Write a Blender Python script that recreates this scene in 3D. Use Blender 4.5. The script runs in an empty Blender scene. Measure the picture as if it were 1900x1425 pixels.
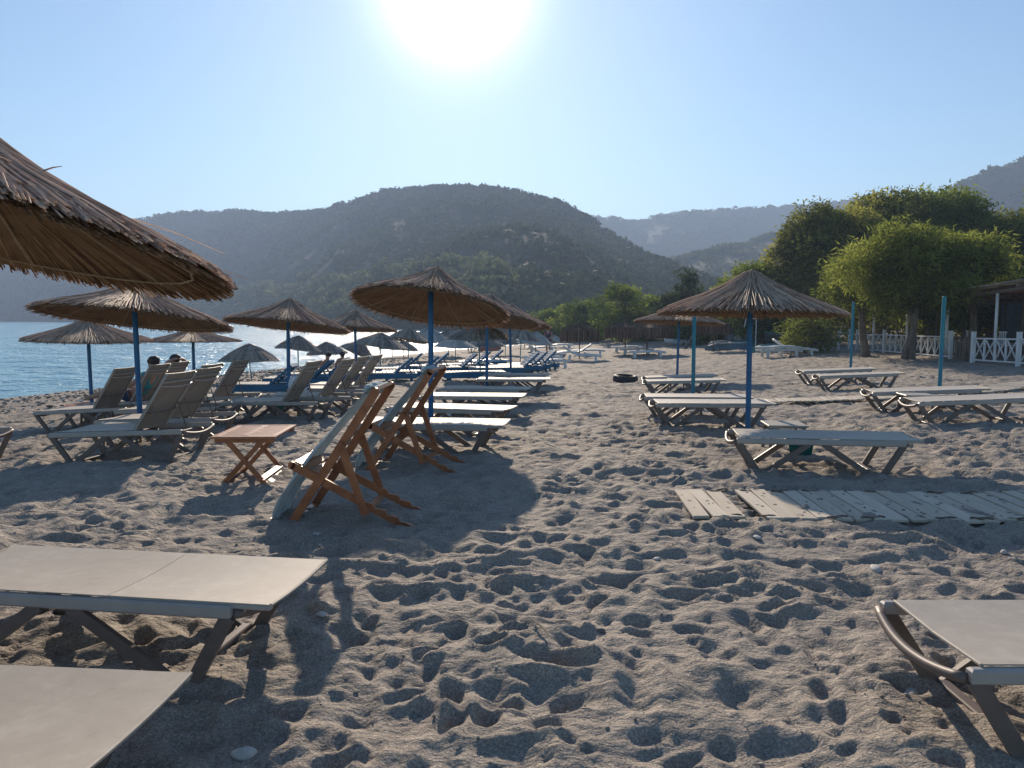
import bpy, math, random
import numpy as np
from mathutils import Vector, Matrix, Euler
R = math.radians
scene = bpy.context.scene
COL = scene.collection
rnd = random.Random(7)
EYE = 1.6

# ------------------------------------------------------------------ camera
cam_d = bpy.data.cameras.new('camera'); cam = bpy.data.objects.new('camera', cam_d); COL.objects.link(cam)
cam.location = (0, 0, EYE); cam.rotation_euler = (R(90 - 4.88), 0, 0)
cam_d.sensor_width = 36.0; cam_d.lens = 1435.0 / 1900.0 * 36.0
cam_d.clip_start = 0.05; cam_d.clip_end = 6000
scene.camera = cam

# ------------------------------------------------------------------ world, sun, exposure
SUN_EL, SUN_AZ = 22.5, -4.0          # azimuth from +Y, negative is to the left
sd = Vector((math.sin(R(SUN_AZ)) * math.cos(R(SUN_EL)), math.cos(R(SUN_AZ)) * math.cos(R(SUN_EL)), math.sin(R(SUN_EL))))
world = bpy.data.worlds.new('World'); scene.world = world; world.use_nodes = True
wt = world.node_tree; wt.nodes.clear()
wo = wt.nodes.new('ShaderNodeOutputWorld'); bg = wt.nodes.new('ShaderNodeBackground')
sky = wt.nodes.new('ShaderNodeTexSky'); sky.sky_type = 'NISHITA'; sky.sun_disc = False
sky.sun_elevation = R(SUN_EL); sky.sun_rotation = R(SUN_AZ)
sky.altitude = 0; sky.air_density = 1.0; sky.dust_density = 0.1; sky.ozone_density = 2.5
bg.inputs['Strength'].default_value = 0.088
# bright aureole round the sun, part of the sky itself
geo = wt.nodes.new('ShaderNodeTexCoord')
dot = wt.nodes.new('ShaderNodeVectorMath'); dot.operation = 'DOT_PRODUCT'; dot.inputs[1].default_value = sd
nrm = wt.nodes.new('ShaderNodeVectorMath'); nrm.operation = 'NORMALIZE'
wt.links.new(geo.outputs['Generated'], nrm.inputs[0]); wt.links.new(nrm.outputs[0], dot.inputs[0])
def wmath(op, a, b=None):
    n = wt.nodes.new('ShaderNodeMath'); n.operation = op
    for i, v in enumerate((a, b)):
        if v is None: continue
        if isinstance(v, (int, float)): n.inputs[i].default_value = v
        else: wt.links.new(v, n.inputs[i])
    return n.outputs[0]
dpos = wmath('MAXIMUM', dot.outputs['Value'], 0.0)
g1 = wmath('MULTIPLY', wmath('POWER', dpos, 430.0), 18.0)
g2 = wmath('MULTIPLY', wmath('POWER', dpos, 16.0), 1.9)
gl = wmath('ADD', g1, g2)
glc = wt.nodes.new('ShaderNodeVectorMath'); glc.operation = 'SCALE'; glc.inputs[0].default_value = (1.0, 0.97, 0.93)
wt.links.new(gl, glc.inputs['Scale'])
hs = wt.nodes.new('ShaderNodeHueSaturation'); hs.inputs['Saturation'].default_value = 1.08
wt.links.new(sky.outputs[0], hs.inputs['Color'])
addv = wt.nodes.new('ShaderNodeVectorMath'); addv.operation = 'ADD'
tn_ = wt.nodes.new('ShaderNodeVectorMath'); tn_.operation = 'MULTIPLY'; tn_.inputs[1].default_value = (.93, 1.0, 1.0)
wt.links.new(hs.outputs[0], tn_.inputs[0]); wt.links.new(tn_.outputs[0], addv.inputs[0]); wt.links.new(glc.outputs[0], addv.inputs[1])
wt.links.new(addv.outputs[0], bg.inputs['Color']); wt.links.new(bg.outputs[0], wo.inputs['Surface'])

sun_d = bpy.data.lights.new('sun', 'SUN'); sun = bpy.data.objects.new('sun', sun_d); COL.objects.link(sun)
sun_d.energy = 5.0; sun_d.angle = R(0.55); sun_d.color = (1.0, 0.84, 0.66)
sun.rotation_euler = (-sd).to_track_quat('-Z', 'Y').to_euler()
sun.location = (0, 0, 50)
vs = scene.view_settings; vs.view_transform = 'Standard'; vs.look = 'None'; vs.exposure = 0.54; vs.gamma = 1.0; vs.use_curve_mapping = False

# ------------------------------------------------------------------ helpers
def tag(o, label=None, cat=None, group=None, kind=None):
    if label: o['label'] = label
    if cat: o['category'] = cat
    if group: o['group'] = group
    if kind: o['kind'] = kind
    return o

def mesh_np(name, V, F, mat=None, parent=None, smooth=False, tint=None, mats=None, midx=None):
    """V (n,3); F list of (m,k) int arrays or one array"""
    me = bpy.data.meshes.new(name)
    if isinstance(F, np.ndarray): F = [F]
    F = [np.asarray(f) for f in F if len(f)]
    V = np.ascontiguousarray(V, dtype=np.float32)
    me.vertices.add(len(V)); me.vertices.foreach_set('co', V.ravel())
    loops = np.concatenate([f.ravel() for f in F]).astype(np.int32)
    sizes = np.concatenate([np.full(len(f), f.shape[1]) for f in F]).astype(np.int32)
    starts = np.concatenate([[0], np.cumsum(sizes)[:-1]]).astype(np.int32)
    me.loops.add(len(loops)); me.loops.foreach_set('vertex_index', loops)
    me.polygons.add(len(sizes)); me.polygons.foreach_set('loop_start', starts); me.polygons.foreach_set('loop_total', sizes)
    me.polygons.foreach_set('use_smooth', np.full(len(sizes), bool(smooth)))
    if midx is not None: me.polygons.foreach_set('material_index', np.asarray(midx, np.int32))
    me.update(calc_edges=True)
    if tint is not None:
        a = me.attributes.new('tint', 'FLOAT', 'POINT'); a.data.foreach_set('value', np.asarray(tint, np.float32))
    for m in (mats or ([mat] if mat else [])): me.materials.append(m)
    o = bpy.data.objects.new(name, me); COL.objects.link(o)
    if parent: o.parent = parent
    return o

class MB:
    """collects simple shapes into one mesh"""
    def __init__(s): s.V = []; s.Q = []; s.T = []; s.n = 0; s.tint = []
    def add(s, V, Q=(), T=(), tint=0.5):
        V = np.asarray(V, float).reshape(-1, 3); s.V.append(V)
        if len(Q): s.Q.append(np.asarray(Q) + s.n)
        if len(T): s.T.append(np.asarray(T) + s.n)
        s.tint.append(np.full(len(V), tint)); s.n += len(V)
    def hexa(s, P, tint=0.5):     # 8 points, bottom ring then top ring
        s.add(P, Q=[(3,2,1,0),(4,5,6,7),(0,1,5,4),(1,2,6,5),(2,3,7,6),(3,0,4,7)], tint=tint)
    def box(s, c, size, rot=None, bev=0.0, tint=0.5):
        hx, hy, hz = [v / 2 for v in size]
        if bev > 0:
            b = min(bev, hx * .45, hy * .45, hz * .45)
            P = []; 
            for z, ins in ((-hz, b), (-hz + b, 0), (hz - b, 0), (hz, b)):
                x0, y0 = hx - ins, hy - ins
                for sx, sy in ((-1,-1),(1,-1),(1,1),(-1,1)): P.append((sx * x0, sy * y0, z))
            Q = [(3,2,1,0), (12,13,14,15)]
            for k in range(3):
                for i in range(4):
                    j = (i + 1) % 4; Q.append((k*4+i, k*4+j, k*4+4+j, k*4+4+i))
        else:
            P = [(-hx,-hy,-hz),(hx,-hy,-hz),(hx,hy,-hz),(-hx,hy,-hz),(-hx,-hy,hz),(hx,-hy,hz),(hx,hy,hz),(-hx,hy,hz)]
            Q = [(3,2,1,0),(4,5,6,7),(0,1,5,4),(1,2,6,5),(2,3,7,6),(3,0,4,7)]
        P = np.array(P)
        if rot is not None: P = P @ np.array(Euler(rot).to_matrix()).T
        s.add(P + np.array(c), Q=Q, tint=tint)
    def bar(s, p0, p1, w, h, up=(0,0,1), tint=0.5):
        """rectangular bar, w across, h along 'up'"""
        p0, p1 = np.array(p0, float), np.array(p1, float)
        d = p1 - p0; d /= np.linalg.norm(d); up = np.array(up, float)
        a = np.cross(d, up); a /= np.linalg.norm(a); u = np.cross(a, d)
        P = []
        for p in (p0, p1):
            for sa, su in ((-1,-1),(1,-1),(1,1),(-1,1)): P.append(p + a * sa * w / 2 + u * su * h / 2)
        s.add(P, Q=[(0,1,2,3),(7,6,5,4),(0,4,5,1),(1,5,6,2),(2,6,7,3),(3,7,4,0)], tint=tint)
    def tube(s, pts, rad, n=8, cap=True, tint=0.5):
        pts = np.array(pts, float); m = len(pts)
        rad = np.full(m, rad, float) if np.isscalar(rad) else np.array(rad, float)
        P = []; ref = None
        for i in range(m):
            d = pts[min(i+1, m-1)] - pts[max(i-1, 0)]; d /= (np.linalg.norm(d) + 1e-12)
            if ref is None:
                ref = np.array((0, 0, 1.0)) if abs(d[2]) < .9 else np.array((1.0, 0, 0))
            a = ref - d * (ref @ d); a /= np.linalg.norm(a); ref = a; b = np.cross(d, a)
            for k in range(n):
                t = 2 * math.pi * k / n; P.append(pts[i] + rad[i] * (a * math.cos(t) + b * math.sin(t)))
        Q = [(i*n+k, i*n+(k+1)%n, (i+1)*n+(k+1)%n, (i+1)*n+k) for i in range(m-1) for k in range(n)]
        T = []
        if cap:
            P += [pts[0], pts[-1]]
            T = [(m*n, (k+1)%n, k) for k in range(n)] + [(m*n+1, (m-1)*n+k, (m-1)*n+(k+1)%n) for k in range(n)]
        s.add(P, Q=Q, T=T, tint=tint)
    def lathe(s, prof, n=16, c=(0,0,0), tint=0.5):
        P = []; m = len(prof)
        for r, z in prof:
            for k in range(n):
                t = 2*math.pi*k/n; P.append((c[0]+r*math.cos(t), c[1]+r*math.sin(t), c[2]+z))
        Q = [(i*n+k, i*n+(k+1)%n, (i+1)*n+(k+1)%n, (i+1)*n+k) for i in range(m-1) for k in range(n)]
        s.add(P, Q=Q, tint=tint)
    def sheet(s, grid, th=0.004, tint=0.5):
        """grid (a,b,3) -> closed slab of thickness th"""
        g = np.array(grid, float); a, b = g.shape[:2]
        du = np.gradient(g, axis=0); dv = np.gradient(g, axis=1)
        nn = np.cross(du, dv); nn /= (np.linalg.norm(nn, axis=2, keepdims=True) + 1e-12)
        top = (g + nn * th / 2).reshape(-1, 3); bot = (g - nn * th / 2).reshape(-1, 3)
        N = a * b; idx = np.arange(N).reshape(a, b)
        q = np.stack([idx[:-1,:-1], idx[1:,:-1], idx[1:,1:], idx[:-1,1:]], -1).reshape(-1, 4)
        Q = [q, q[:, ::-1] + N]
        def edge(l): l = np.array(l); return np.stack([l[:-1], l[1:], l[1:] + N, l[:-1] + N], -1) + 2*N
        Q += [edge(idx[0]), edge(idx[-1][::-1]), edge(idx[:,0][::-1]), edge(idx[:,-1])]
        s.add(np.concatenate([top, bot, top, bot]), Q=np.concatenate(Q), tint=tint)
    def build(s, name, mat, parent=None, smooth=False):
        F = []
        if s.Q: F.append(np.concatenate(s.Q))
        if s.T: F.append(np.concatenate(s.T))
        return mesh_np(name, np.concatenate(s.V), F, mat, parent, smooth, tint=np.concatenate(s.tint))

def empty(name, loc=(0,0,0), rz=0):
    o = bpy.data.objects.new(name, None); COL.objects.link(o); o.location = loc; o.rotation_euler = (0, 0, R(rz)); o.empty_display_size = .2
    return o
def kids(o): return KIDS.get(o.name, [])
def copy_tree(o, parent=None):
    c = o.copy(); COL.objects.link(c)
    if parent: c.parent = parent
    for ch in [x for x in ALL() if x.parent == o]: copy_tree(ch, c)
    return c
_cache = {}
def ALL(): return bpy.data.objects
def snapshot(root):
    """(object, [children...]) tree, taken once per prototype"""
    return (root, [snapshot(x) for x in root.children])
def clone(tree, parent=None):
    c = tree[0].copy(); COL.objects.link(c)
    if parent: c.parent = parent
    for t in tree[1]: clone(t, c)
    return c
def child(root, name):
    for x in root.children:
        if x.name.split('.')[0] == name: return x

# value noise ------------------------------------------------------
def hash2(ix, iy, seed):
    h = (ix.astype(np.int64) * 374761393 + iy.astype(np.int64) * 668265263 + seed * 982451653) & 0x7fffffff
    h = ((h ^ (h >> 13)) * 1274126177) & 0x7fffffff
    return ((h ^ (h >> 16)) & 0xffffff) / float(0xffffff)
def vnoise(x, y, seed=0):
    ix = np.floor(x); iy = np.floor(y); fx = x - ix; fy = y - iy
    fx = fx*fx*(3-2*fx); fy = fy*fy*(3-2*fy)
    a = hash2(ix, iy, seed); b = hash2(ix+1, iy, seed); c = hash2(ix, iy+1, seed); d = hash2(ix+1, iy+1, seed)
    return (a*(1-fx)+b*fx)*(1-fy) + (c*(1-fx)+d*fx)*fy
def fbm(x, y, seed=0, o=4):
    t = 0; amp = .5; tot = 0
    for i in range(o):
        t = t + amp * vnoise(x * 2**i + 17.3*i, y * 2**i - 9.1*i, seed + i); tot += amp; amp *= .5
    return t / tot

# ground ----------------------------------------------------------
SH = np.array([(-30,-40),(-24,-5),(-20,10),(-16.5,24.9),(-10.7,43.9),(-6.2,59),(2.7,80),(5,100),(2,120),(-17,165),(-50,219),(-135,373),(-330,533),(-700,650)], float)
def shore_dist(x, y):
    x = np.asarray(x, float); y = np.asarray(y, float)
    best = np.full(x.shape, 1e9); sg = np.ones(x.shape)
    for a, b in zip(SH[:-1], SH[1:]):
        d = b - a; t = np.clip(((x-a[0])*d[0] + (y-a[1])*d[1]) / (d@d), 0, 1)
        dd = np.hypot(x-a[0]-t*d[0], y-a[1]-t*d[1]); s = np.where(d[0]*(y-a[1]) - d[1]*(x-a[0]) < 0, 1., -1.)
        m = dd < best - 1e-9; best = np.where(m, dd, best); sg = np.where(m, s, sg)
    return best * sg
def ground(x, y, dd=None):
    x = np.asarray(x, float); y = np.asarray(y, float)
    up = -0.025 * np.clip(y-9, 0, 13) - 0.014 * np.clip(y-22, 0, 20) + 0.045 * np.clip(x-4, 0, 22)
    if dd is None: dd = shore_dist(x, y)
    sh = -1.0 + 0.0625 * np.clip(dd, -40, 40)
    k = .08; h = np.clip(.5 + .5*(sh-up)/k, 0, 1)
    return sh*(1-h) + up*h - k*h*(1-h)
def gz(x, y): return float(ground(x, y))

# ------------------------------------------------------------------ materials
def newmat(name):
    m = bpy.data.materials.new(name); m.use_nodes = True
    nt = m.node_tree; b = nt.nodes['Principled BSDF']
    return m, nt, b
def N(nt, t, **kw):
    n = nt.nodes.new(t)
    for k, v in kw.items():
        if k in n.inputs: n.inputs[k].default_value = v
        else: setattr(n, k, v)
    return n
def ramp(nt, fac, stops):
    r = nt.nodes.new('ShaderNodeValToRGB'); e = r.color_ramp.elements
    while len(e) < len(stops): e.new(.5)
    for i, (p, c) in enumerate(stops): e[i].position = p; e[i].color = (*c, 1)
    nt.links.new(fac, r.inputs[0]); return r.outputs[0]
def noise(nt, scale, detail=4, rough=.55, coord=None, stretch=None):
    n = N(nt, 'ShaderNodeTexNoise'); n.inputs['Scale'].default_value = scale; n.inputs['Detail'].default_value = detail; n.inputs['Roughness'].default_value = rough
    tc = N(nt, 'ShaderNodeTexCoord'); src = tc.outputs[coord or 'Object']
    if stretch:
        mp = N(nt, 'ShaderNodeMapping'); mp.inputs['Scale'].default_value = stretch; nt.links.new(src, mp.inputs[0]); src = mp.outputs[0]
    nt.links.new(src, n.inputs['Vector']); return n.outputs['Fac']
def bump(nt, b, h, strength=.3, dist=.01):
    n = N(nt, 'ShaderNodeBump'); n.inputs['Strength'].default_value = strength; n.inputs['Distance'].default_value = dist
    nt.links.new(h, n.inputs['Height']); nt.links.new(n.outputs[0], b.inputs['Normal']); return n
def simple(name, c1, c2, scale=8, rough=.6, bstr=.2, bdist=.003, stretch=None, spec=.4, coord=None, trans=0.0, metallic=0, lo=.3, hi=.7, detail=5):
    m, nt, b = newmat(name)
    f = noise(nt, scale, detail, stretch=stretch, coord=coord)
    nt.links.new(ramp(nt, f, [(lo, c1), (hi, c2)]), b.inputs['Base Color'])
    b.inputs['Roughness'].default_value = rough; b.inputs['Specular IOR Level'].default_value = spec; b.inputs['Metallic'].default_value = metallic
    if bstr: bump(nt, b, f, bstr, bdist)
    if trans > 0: translucent(nt, b, trans)
    return m
def translucent(nt, b, amt, tint=None):
    tr = N(nt, 'ShaderNodeBsdfTranslucent'); mix = N(nt, 'ShaderNodeMixShader'); mix.inputs[0].default_value = amt
    link = b.inputs['Base Color'].links[0].from_socket if b.inputs['Base Color'].links else None
    if tint: tr.inputs[0].default_value = (*tint, 1)
    elif link: nt.links.new(link, tr.inputs[0])
    out = nt.nodes['Material Output']
    nt.links.new(b.outputs[0], mix.inputs[1]); nt.links.new(tr.outputs[0], mix.inputs[2]); nt.links.new(mix.outputs[0], out.inputs['Surface'])
def tintmat(name, stops, rough=.8, spec=.2, trans=0, nscale=30, nmix=.35, stretch=None, bstr=.3, bdist=.002):
    m, nt, b = newmat(name)
    at = N(nt, 'ShaderNodeAttribute', attribute_name='tint')
    f = noise(nt, nscale, 4, stretch=stretch)
    mx = N(nt, 'ShaderNodeMath', operation='MULTIPLY_ADD'); nt.links.new(f, mx.inputs[0]); mx.inputs[1].default_value = nmix*2
    sb = N(nt, 'ShaderNodeMath', operation='SUBTRACT'); nt.links.new(at.outputs['Fac'], sb.inputs[0]); sb.inputs[1].default_value = nmix
    nt.links.new(sb.outputs[0], mx.inputs[2])
    nt.links.new(ramp(nt, mx.outputs[0], stops), b.inputs['Base Color'])
    b.inputs['Roughness'].default_value = rough; b.inputs['Specular IOR Level'].default_value = spec
    if bstr: bump(nt, b, f, bstr, bdist)
    if trans: translucent(nt, b, trans)
    return m

M = {}
# sand: grey volcanic grains with pale and dark specks
def make_sand():
    m, nt, b = newmat('sand')
    fine = noise(nt, 95, 5, .8); mid = noise(nt, 5, 4); big = noise(nt, .35, 3)
    c = ramp(nt, fine, [(.33, (.135,.117,.102)), (.45, (.26,.227,.196)), (.55, (.365,.32,.275)), (.68, (.64,.57,.49))])
    mulc = N(nt, 'ShaderNodeMix', data_type='RGBA', blend_type='MULTIPLY'); mulc.inputs['Factor'].default_value = 1
    nt.links.new(c, mulc.inputs['A']); nt.links.new(ramp(nt, mid, [(.3,(.82,.82,.82)),(.7,(1.1,1.09,1.07))]), mulc.inputs['B'])
    mul2 = N(nt, 'ShaderNodeMix', data_type='RGBA', blend_type='MULTIPLY'); mul2.inputs['Factor'].default_value = 1
    nt.links.new(mulc.outputs['Result'], mul2.inputs['A']); nt.links.new(ramp(nt, big, [(.3,(.9,.9,.91)),(.7,(1.08,1.06,1.03))]), mul2.inputs['B'])
    # pebbly wet strip towards the water (dist attribute), dark pebbles
    at = N(nt, 'ShaderNodeAttribute', attribute_name='tint')
    vor = N(nt, 'ShaderNodeTexVoronoi'); vor.inputs['Scale'].default_value = 14; tc = N(nt, 'ShaderNodeTexCoord'); nt.links.new(tc.outputs['Object'], vor.inputs['Vector'])
    sep = N(nt, 'ShaderNodeSeparateColor'); nt.links.new(vor.outputs['Color'], sep.inputs[0])
    pc = ramp(nt, sep.outputs[0], [(0,(.10,.085,.07)), (.4,(.20,.165,.14)), (.75,(.30,.25,.21)), (1,(.48,.42,.36))])
    mx = N(nt, 'ShaderNodeMix', data_type='RGBA'); nt.links.new(at.outputs['Fac'], mx.inputs['Factor']); nt.links.new(mul2.outputs['Result'], mx.inputs['A']); nt.links.new(pc, mx.inputs['B'])
    nt.links.new(mx.outputs['Result'], b.inputs['Base Color'])
    b.inputs['Roughness'].default_value = .85; b.inputs['Specular IOR Level'].default_value = .25
    n1 = N(nt, 'ShaderNodeBump'); n1.inputs['Strength'].default_value = .6; n1.inputs['Distance'].default_value = .005; nt.links.new(fine, n1.inputs['Height'])
    f2 = noise(nt, 28, 5, .65)
    n2 = N(nt, 'ShaderNodeBump'); n2.inputs['Strength'].default_value = .6; n2.inputs['Distance'].default_value = .03; nt.links.new(f2, n2.inputs['Height']); nt.links.new(n1.outputs[0], n2.inputs['Normal'])
    f3 = noise(nt, 6.5, 4, .6, stretch=(.8,1.2,1))
    n3 = N(nt, 'ShaderNodeBump'); n3.inputs['Strength'].default_value = .8; n3.inputs['Distance'].default_value = .06; nt.links.new(f3, n3.inputs['Height']); nt.links.new(n2.outputs[0], n3.inputs['Normal'])
    nt.links.new(n3.outputs[0], b.inputs['Normal'])
    return m
M['sand'] = make_sand()
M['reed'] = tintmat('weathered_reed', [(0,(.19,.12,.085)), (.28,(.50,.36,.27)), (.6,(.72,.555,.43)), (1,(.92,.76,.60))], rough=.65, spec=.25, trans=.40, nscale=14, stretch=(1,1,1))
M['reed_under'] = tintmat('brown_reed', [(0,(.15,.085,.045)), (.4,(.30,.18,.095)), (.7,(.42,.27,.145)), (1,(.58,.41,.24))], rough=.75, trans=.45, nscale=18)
M['thatch'] = tintmat('thatch_mat', [(0,(.16,.095,.05)), (.5,(.30,.19,.10)), (1,(.42,.28,.17))], rough=.9, trans=.4, nscale=25)
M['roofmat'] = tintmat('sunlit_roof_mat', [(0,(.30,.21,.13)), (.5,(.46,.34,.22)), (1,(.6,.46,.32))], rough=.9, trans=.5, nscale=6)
M['rope'] = simple('rope', (.26,.19,.12), (.42,.33,.22), 60, .9)
def make_paint(name, c1, c2, chip):
    m, nt, b = newmat(name)
    f = noise(nt, 5, 5, .6, stretch=(1,1,.35)); g = noise(nt, 38, 6, .75, stretch=(1,1,.4))
    mx = N(nt, 'ShaderNodeMix', data_type='RGBA'); nt.links.new(ramp(nt, f, [(.3,c1),(.7,c2)]), mx.inputs['A']); mx.inputs['B'].default_value = (*chip,1)
    nt.links.new(ramp(nt, g, [(.60,(0,0,0)),(.66,(1,1,1))]), mx.inputs['Factor']); nt.links.new(mx.outputs['Result'], b.inputs['Base Color'])
    b.inputs['Roughness'].default_value = .5; b.inputs['Specular IOR Level'].default_value = .4; bump(nt, b, g, .3, .002); return m
M['pole'] = make_paint('blue_paint', (.006,.085,.24), (.018,.16,.37), (.10,.13,.15))
M['pole_teal'] = make_paint('teal_paint', (.008,.14,.27), (.015,.24,.27), (.12,.16,.15))
M['woven'] = tintmat('woven_willow', [(0,(.07,.062,.056)), (.5,(.25,.225,.20)), (1,(.48,.43,.37))], rough=.8, trans=.08, nscale=22)
M['woven_pale'] = tintmat('pale_woven_willow', [(0,(.25,.25,.24)), (.5,(.42,.42,.40)), (1,(.58,.57,.54))], rough=.8, trans=.08, nscale=22)
M['skirt'] = tintmat('dark_brushwood', [(0,(.05,.030,.022)), (.5,(.14,.088,.06)), (1,(.30,.20,.14))], rough=.9, trans=.1, nscale=20)
M['frame'] = simple('taupe_plastic', (.135,.103,.088), (.18,.14,.122), 9, .5, .08, .001, spec=.35)
M['rail'] = simple('pale_taupe_rail', (.34,.305,.28), (.41,.37,.34), 6, .38, .06, .001, spec=.5)
def make_fabric(k=1.0):
    m, nt, b = newmat('sling_fabric')
    tc = N(nt, 'ShaderNodeTexCoord')
    w1 = N(nt, 'ShaderNodeTexWave', bands_direction='X'); w1.inputs['Scale'].default_value = 120; w2 = N(nt, 'ShaderNodeTexWave', bands_direction='Y'); w2.inputs['Scale'].default_value = 120
    for w in (w1, w2): nt.links.new(tc.outputs['Object'], w.inputs['Vector'])
    ad = N(nt, 'ShaderNodeMath', operation='ADD'); nt.links.new(w1.outputs['Fac'], ad.inputs[0]); nt.links.new(w2.outputs['Fac'], ad.inputs[1])
    st = noise(nt, 3.5, 6, .65); dirt = noise(nt, 14, 5, .7)
    mm = N(nt, 'ShaderNodeMath', operation='MULTIPLY_ADD'); nt.links.new(dirt, mm.inputs[0]); mm.inputs[1].default_value = .45; nt.links.new(st, mm.inputs[2])
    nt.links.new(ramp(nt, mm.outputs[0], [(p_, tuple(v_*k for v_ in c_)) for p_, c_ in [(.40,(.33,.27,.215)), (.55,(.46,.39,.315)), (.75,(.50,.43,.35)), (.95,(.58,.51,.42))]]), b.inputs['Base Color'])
    b.inputs['Roughness'].default_value = .55; b.inputs['Specular IOR Level'].default_value = .3
    bump(nt, b, ad.outputs[0], .25, .001)
    b.inputs['Sheen Weight'].default_value = .25; b.inputs['Sheen Roughness'].default_value = .45
    translucent(nt, b, .12); return m
M['fabric'] = make_fabric(.88); M['shaded_fabric'] = make_fabric(.58)  # second is the same cloth darkened, backrest shade put into its colour
M['teak'] = simple('oiled_teak', (.22,.072,.027), (.42,.155,.062), 7, .38, .12, .001, stretch=(1,1,1), spec=.45, detail=8)
M['teak_top'] = simple('teak_slat', (.34,.14,.065), (.48,.22,.11), 9, .42, .12, .001, spec=.45)
def make_canvas():
    m, nt, b = newmat('canvas')
    f = noise(nt, 6, 6, .7); g = noise(nt, 150, 2)
    nt.links.new(ramp(nt, f, [(.35,(.44,.52,.54)), (.65,(.60,.66,.66))]), b.inputs['Base Color'])
    b.inputs['Roughness'].default_value = .9
    f2 = noise(nt, 9, 3, .5, stretch=(3,1,.6)); bump(nt, b, f2, .6, .02)
    translucent(nt, b, .3); return m
M['canvas'] = make_canvas()
M['bluewood'] = simple('blue_painted_wood', (.006,.09,.19), (.012,.155,.29), 10, .5, .3, .003, stretch=(.3,1,1), spec=.4)
M['palewood'] = simple('sun_bleached_slats', (.42,.38,.33), (.60,.55,.49), 8, .6, .2, .002)
M['whiteplastic'] = simple('white_plastic', (.62,.63,.63), (.74,.75,.75), 5, .4, .05, .001, spec=.5)
M['whitepaint'] = simple('white_painted_wood', (.58,.59,.60), (.76,.77,.78), 6, .5, .2, .002, stretch=(1,1,.3))
M['bin'] = simple('teal_plastic', (.004,.10,.095), (.008,.14,.13), 9, .4, .05, .001)
M['plank'] = tintmat('bleached_plank', [(0,(.34,.28,.22)), (.5,(.50,.43,.34)), (1,(.66,.58,.47))], rough=.75, nscale=5, nmix=.3, stretch=(6,.8,6), bdist=.004)
M['knot'] = simple('dark_knot', (.05,.038,.03), (.12,.09,.07), 30, .8)
M['rubber'] = simple('black_rubber', (.015,.015,.017), (.035,.035,.037), 12, .65, .3, .004)
M['trunk'] = simple('bark', (.09,.07,.056), (.24,.19,.155), 9, .9, .7, .02, stretch=(1,1,.25))
M['stone'] = simple('pale_stone', (.38,.36,.34), (.58,.55,.52), 20, .8, .4, .004)
M['stone_grey'] = simple('grey_stone', (.10,.095,.09), (.28,.26,.24), 14, .8, .4, .004)
M['darkgrey'] = simple('dark_weathered_paint', (.03,.035,.04), (.07,.075,.08), 6, .5)
M['skin'] = simple('skin', (.34,.185,.125), (.40,.22,.155), 6, .5, 0, spec=.4)
M['hair'] = simple('dark_hair', (.012,.009,.008), (.03,.022,.018), 40, .6, .5, .004, stretch=(1,1,.2))
M['tealcloth'] = simple('teal_cloth', (.03,.24,.30), (.05,.33,.38), 10, .85)
M['redcloth'] = simple('dark_red_cloth', (.16,.03,.03), (.25,.06,.055), 8, .9, .5, .01)
M['magenta'] = simple('dark_pink_cloth', (.12,.02,.05), (.2,.03,.08), 8, .9)
M['navy'] = simple('navy_cloth', (.01,.015,.05), (.02,.03,.09), 8, .9)
M['water'] = None
def make_water():
    m, nt, b = newmat('sea_water')
    b.inputs['Base Color'].default_value = (.30,.55,.66,1); b.inputs['Roughness'].default_value = .2; b.inputs['IOR'].default_value = 1.33
    b.inputs['Specular IOR Level'].default_value = .5
    a = noise(nt, 1.0, 5, .62, stretch=(.55,1.25,1)); c = noise(nt, 5.0, 4, .6, stretch=(.6,1.2,1)); d = noise(nt, .12, 3, .5, stretch=(.5,1.4,1))
    n1 = N(nt, 'ShaderNodeBump'); n1.inputs['Strength'].default_value = 1; n1.inputs['Distance'].default_value = .6; nt.links.new(a, n1.inputs['Height'])
    n2 = N(nt, 'ShaderNodeBump'); n2.inputs['Strength'].default_value = 1; n2.inputs['Distance'].default_value = .10; nt.links.new(c, n2.inputs['Height']); nt.links.new(n1.outputs[0], n2.inputs['Normal'])
    n3 = N(nt, 'ShaderNodeBump'); n3.inputs['Strength'].default_value = 1; n3.inputs['Distance'].default_value = .8; nt.links.new(d, n3.inputs['Height']); nt.links.new(n2.outputs[0], n3.inputs['Normal'])
    nt.links.new(n3.outputs[0], b.inputs['Normal'])
    return m
M['water'] = make_water()
def foliage(name, stops, trans=.35, nscale=.8):
    return tintmat(name, stops, rough=.8, spec=.05, trans=trans, nscale=nscale, nmix=.22, bstr=0)
M['tamarisk'] = foliage('tamarisk_foliage', [(0,(.055,.075,.018)), (.4,(.175,.21,.042)), (1,(.36,.38,.08))], .6)
M['darktree'] = foliage('dark_foliage', [(0,(.045,.060,.018)), (.4,(.17,.185,.042)), (1,(.36,.35,.075))], .6)
M['figtree'] = foliage('broad_foliage', [(0,(.018,.030,.012)), (.5,(.048,.070,.022)), (1,(.12,.145,.045))], .28)
M['midtree'] = foliage('green_foliage', [(0,(.042,.070,.014)), (.5,(.145,.19,.032)), (1,(.29,.34,.06))], .55)
M['scrub'] = foliage('scrub_foliage', [(0,(.024,.040,.014)), (.5,(.058,.082,.030)), (1,(.125,.145,.055))], .15, .05)
M['scrub_green'] = foliage('green_scrub_foliage', [(0,(.055,.07,.03)), (.5,(.125,.14,.058)), (1,(.24,.245,.10))], .25, .05)
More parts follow.
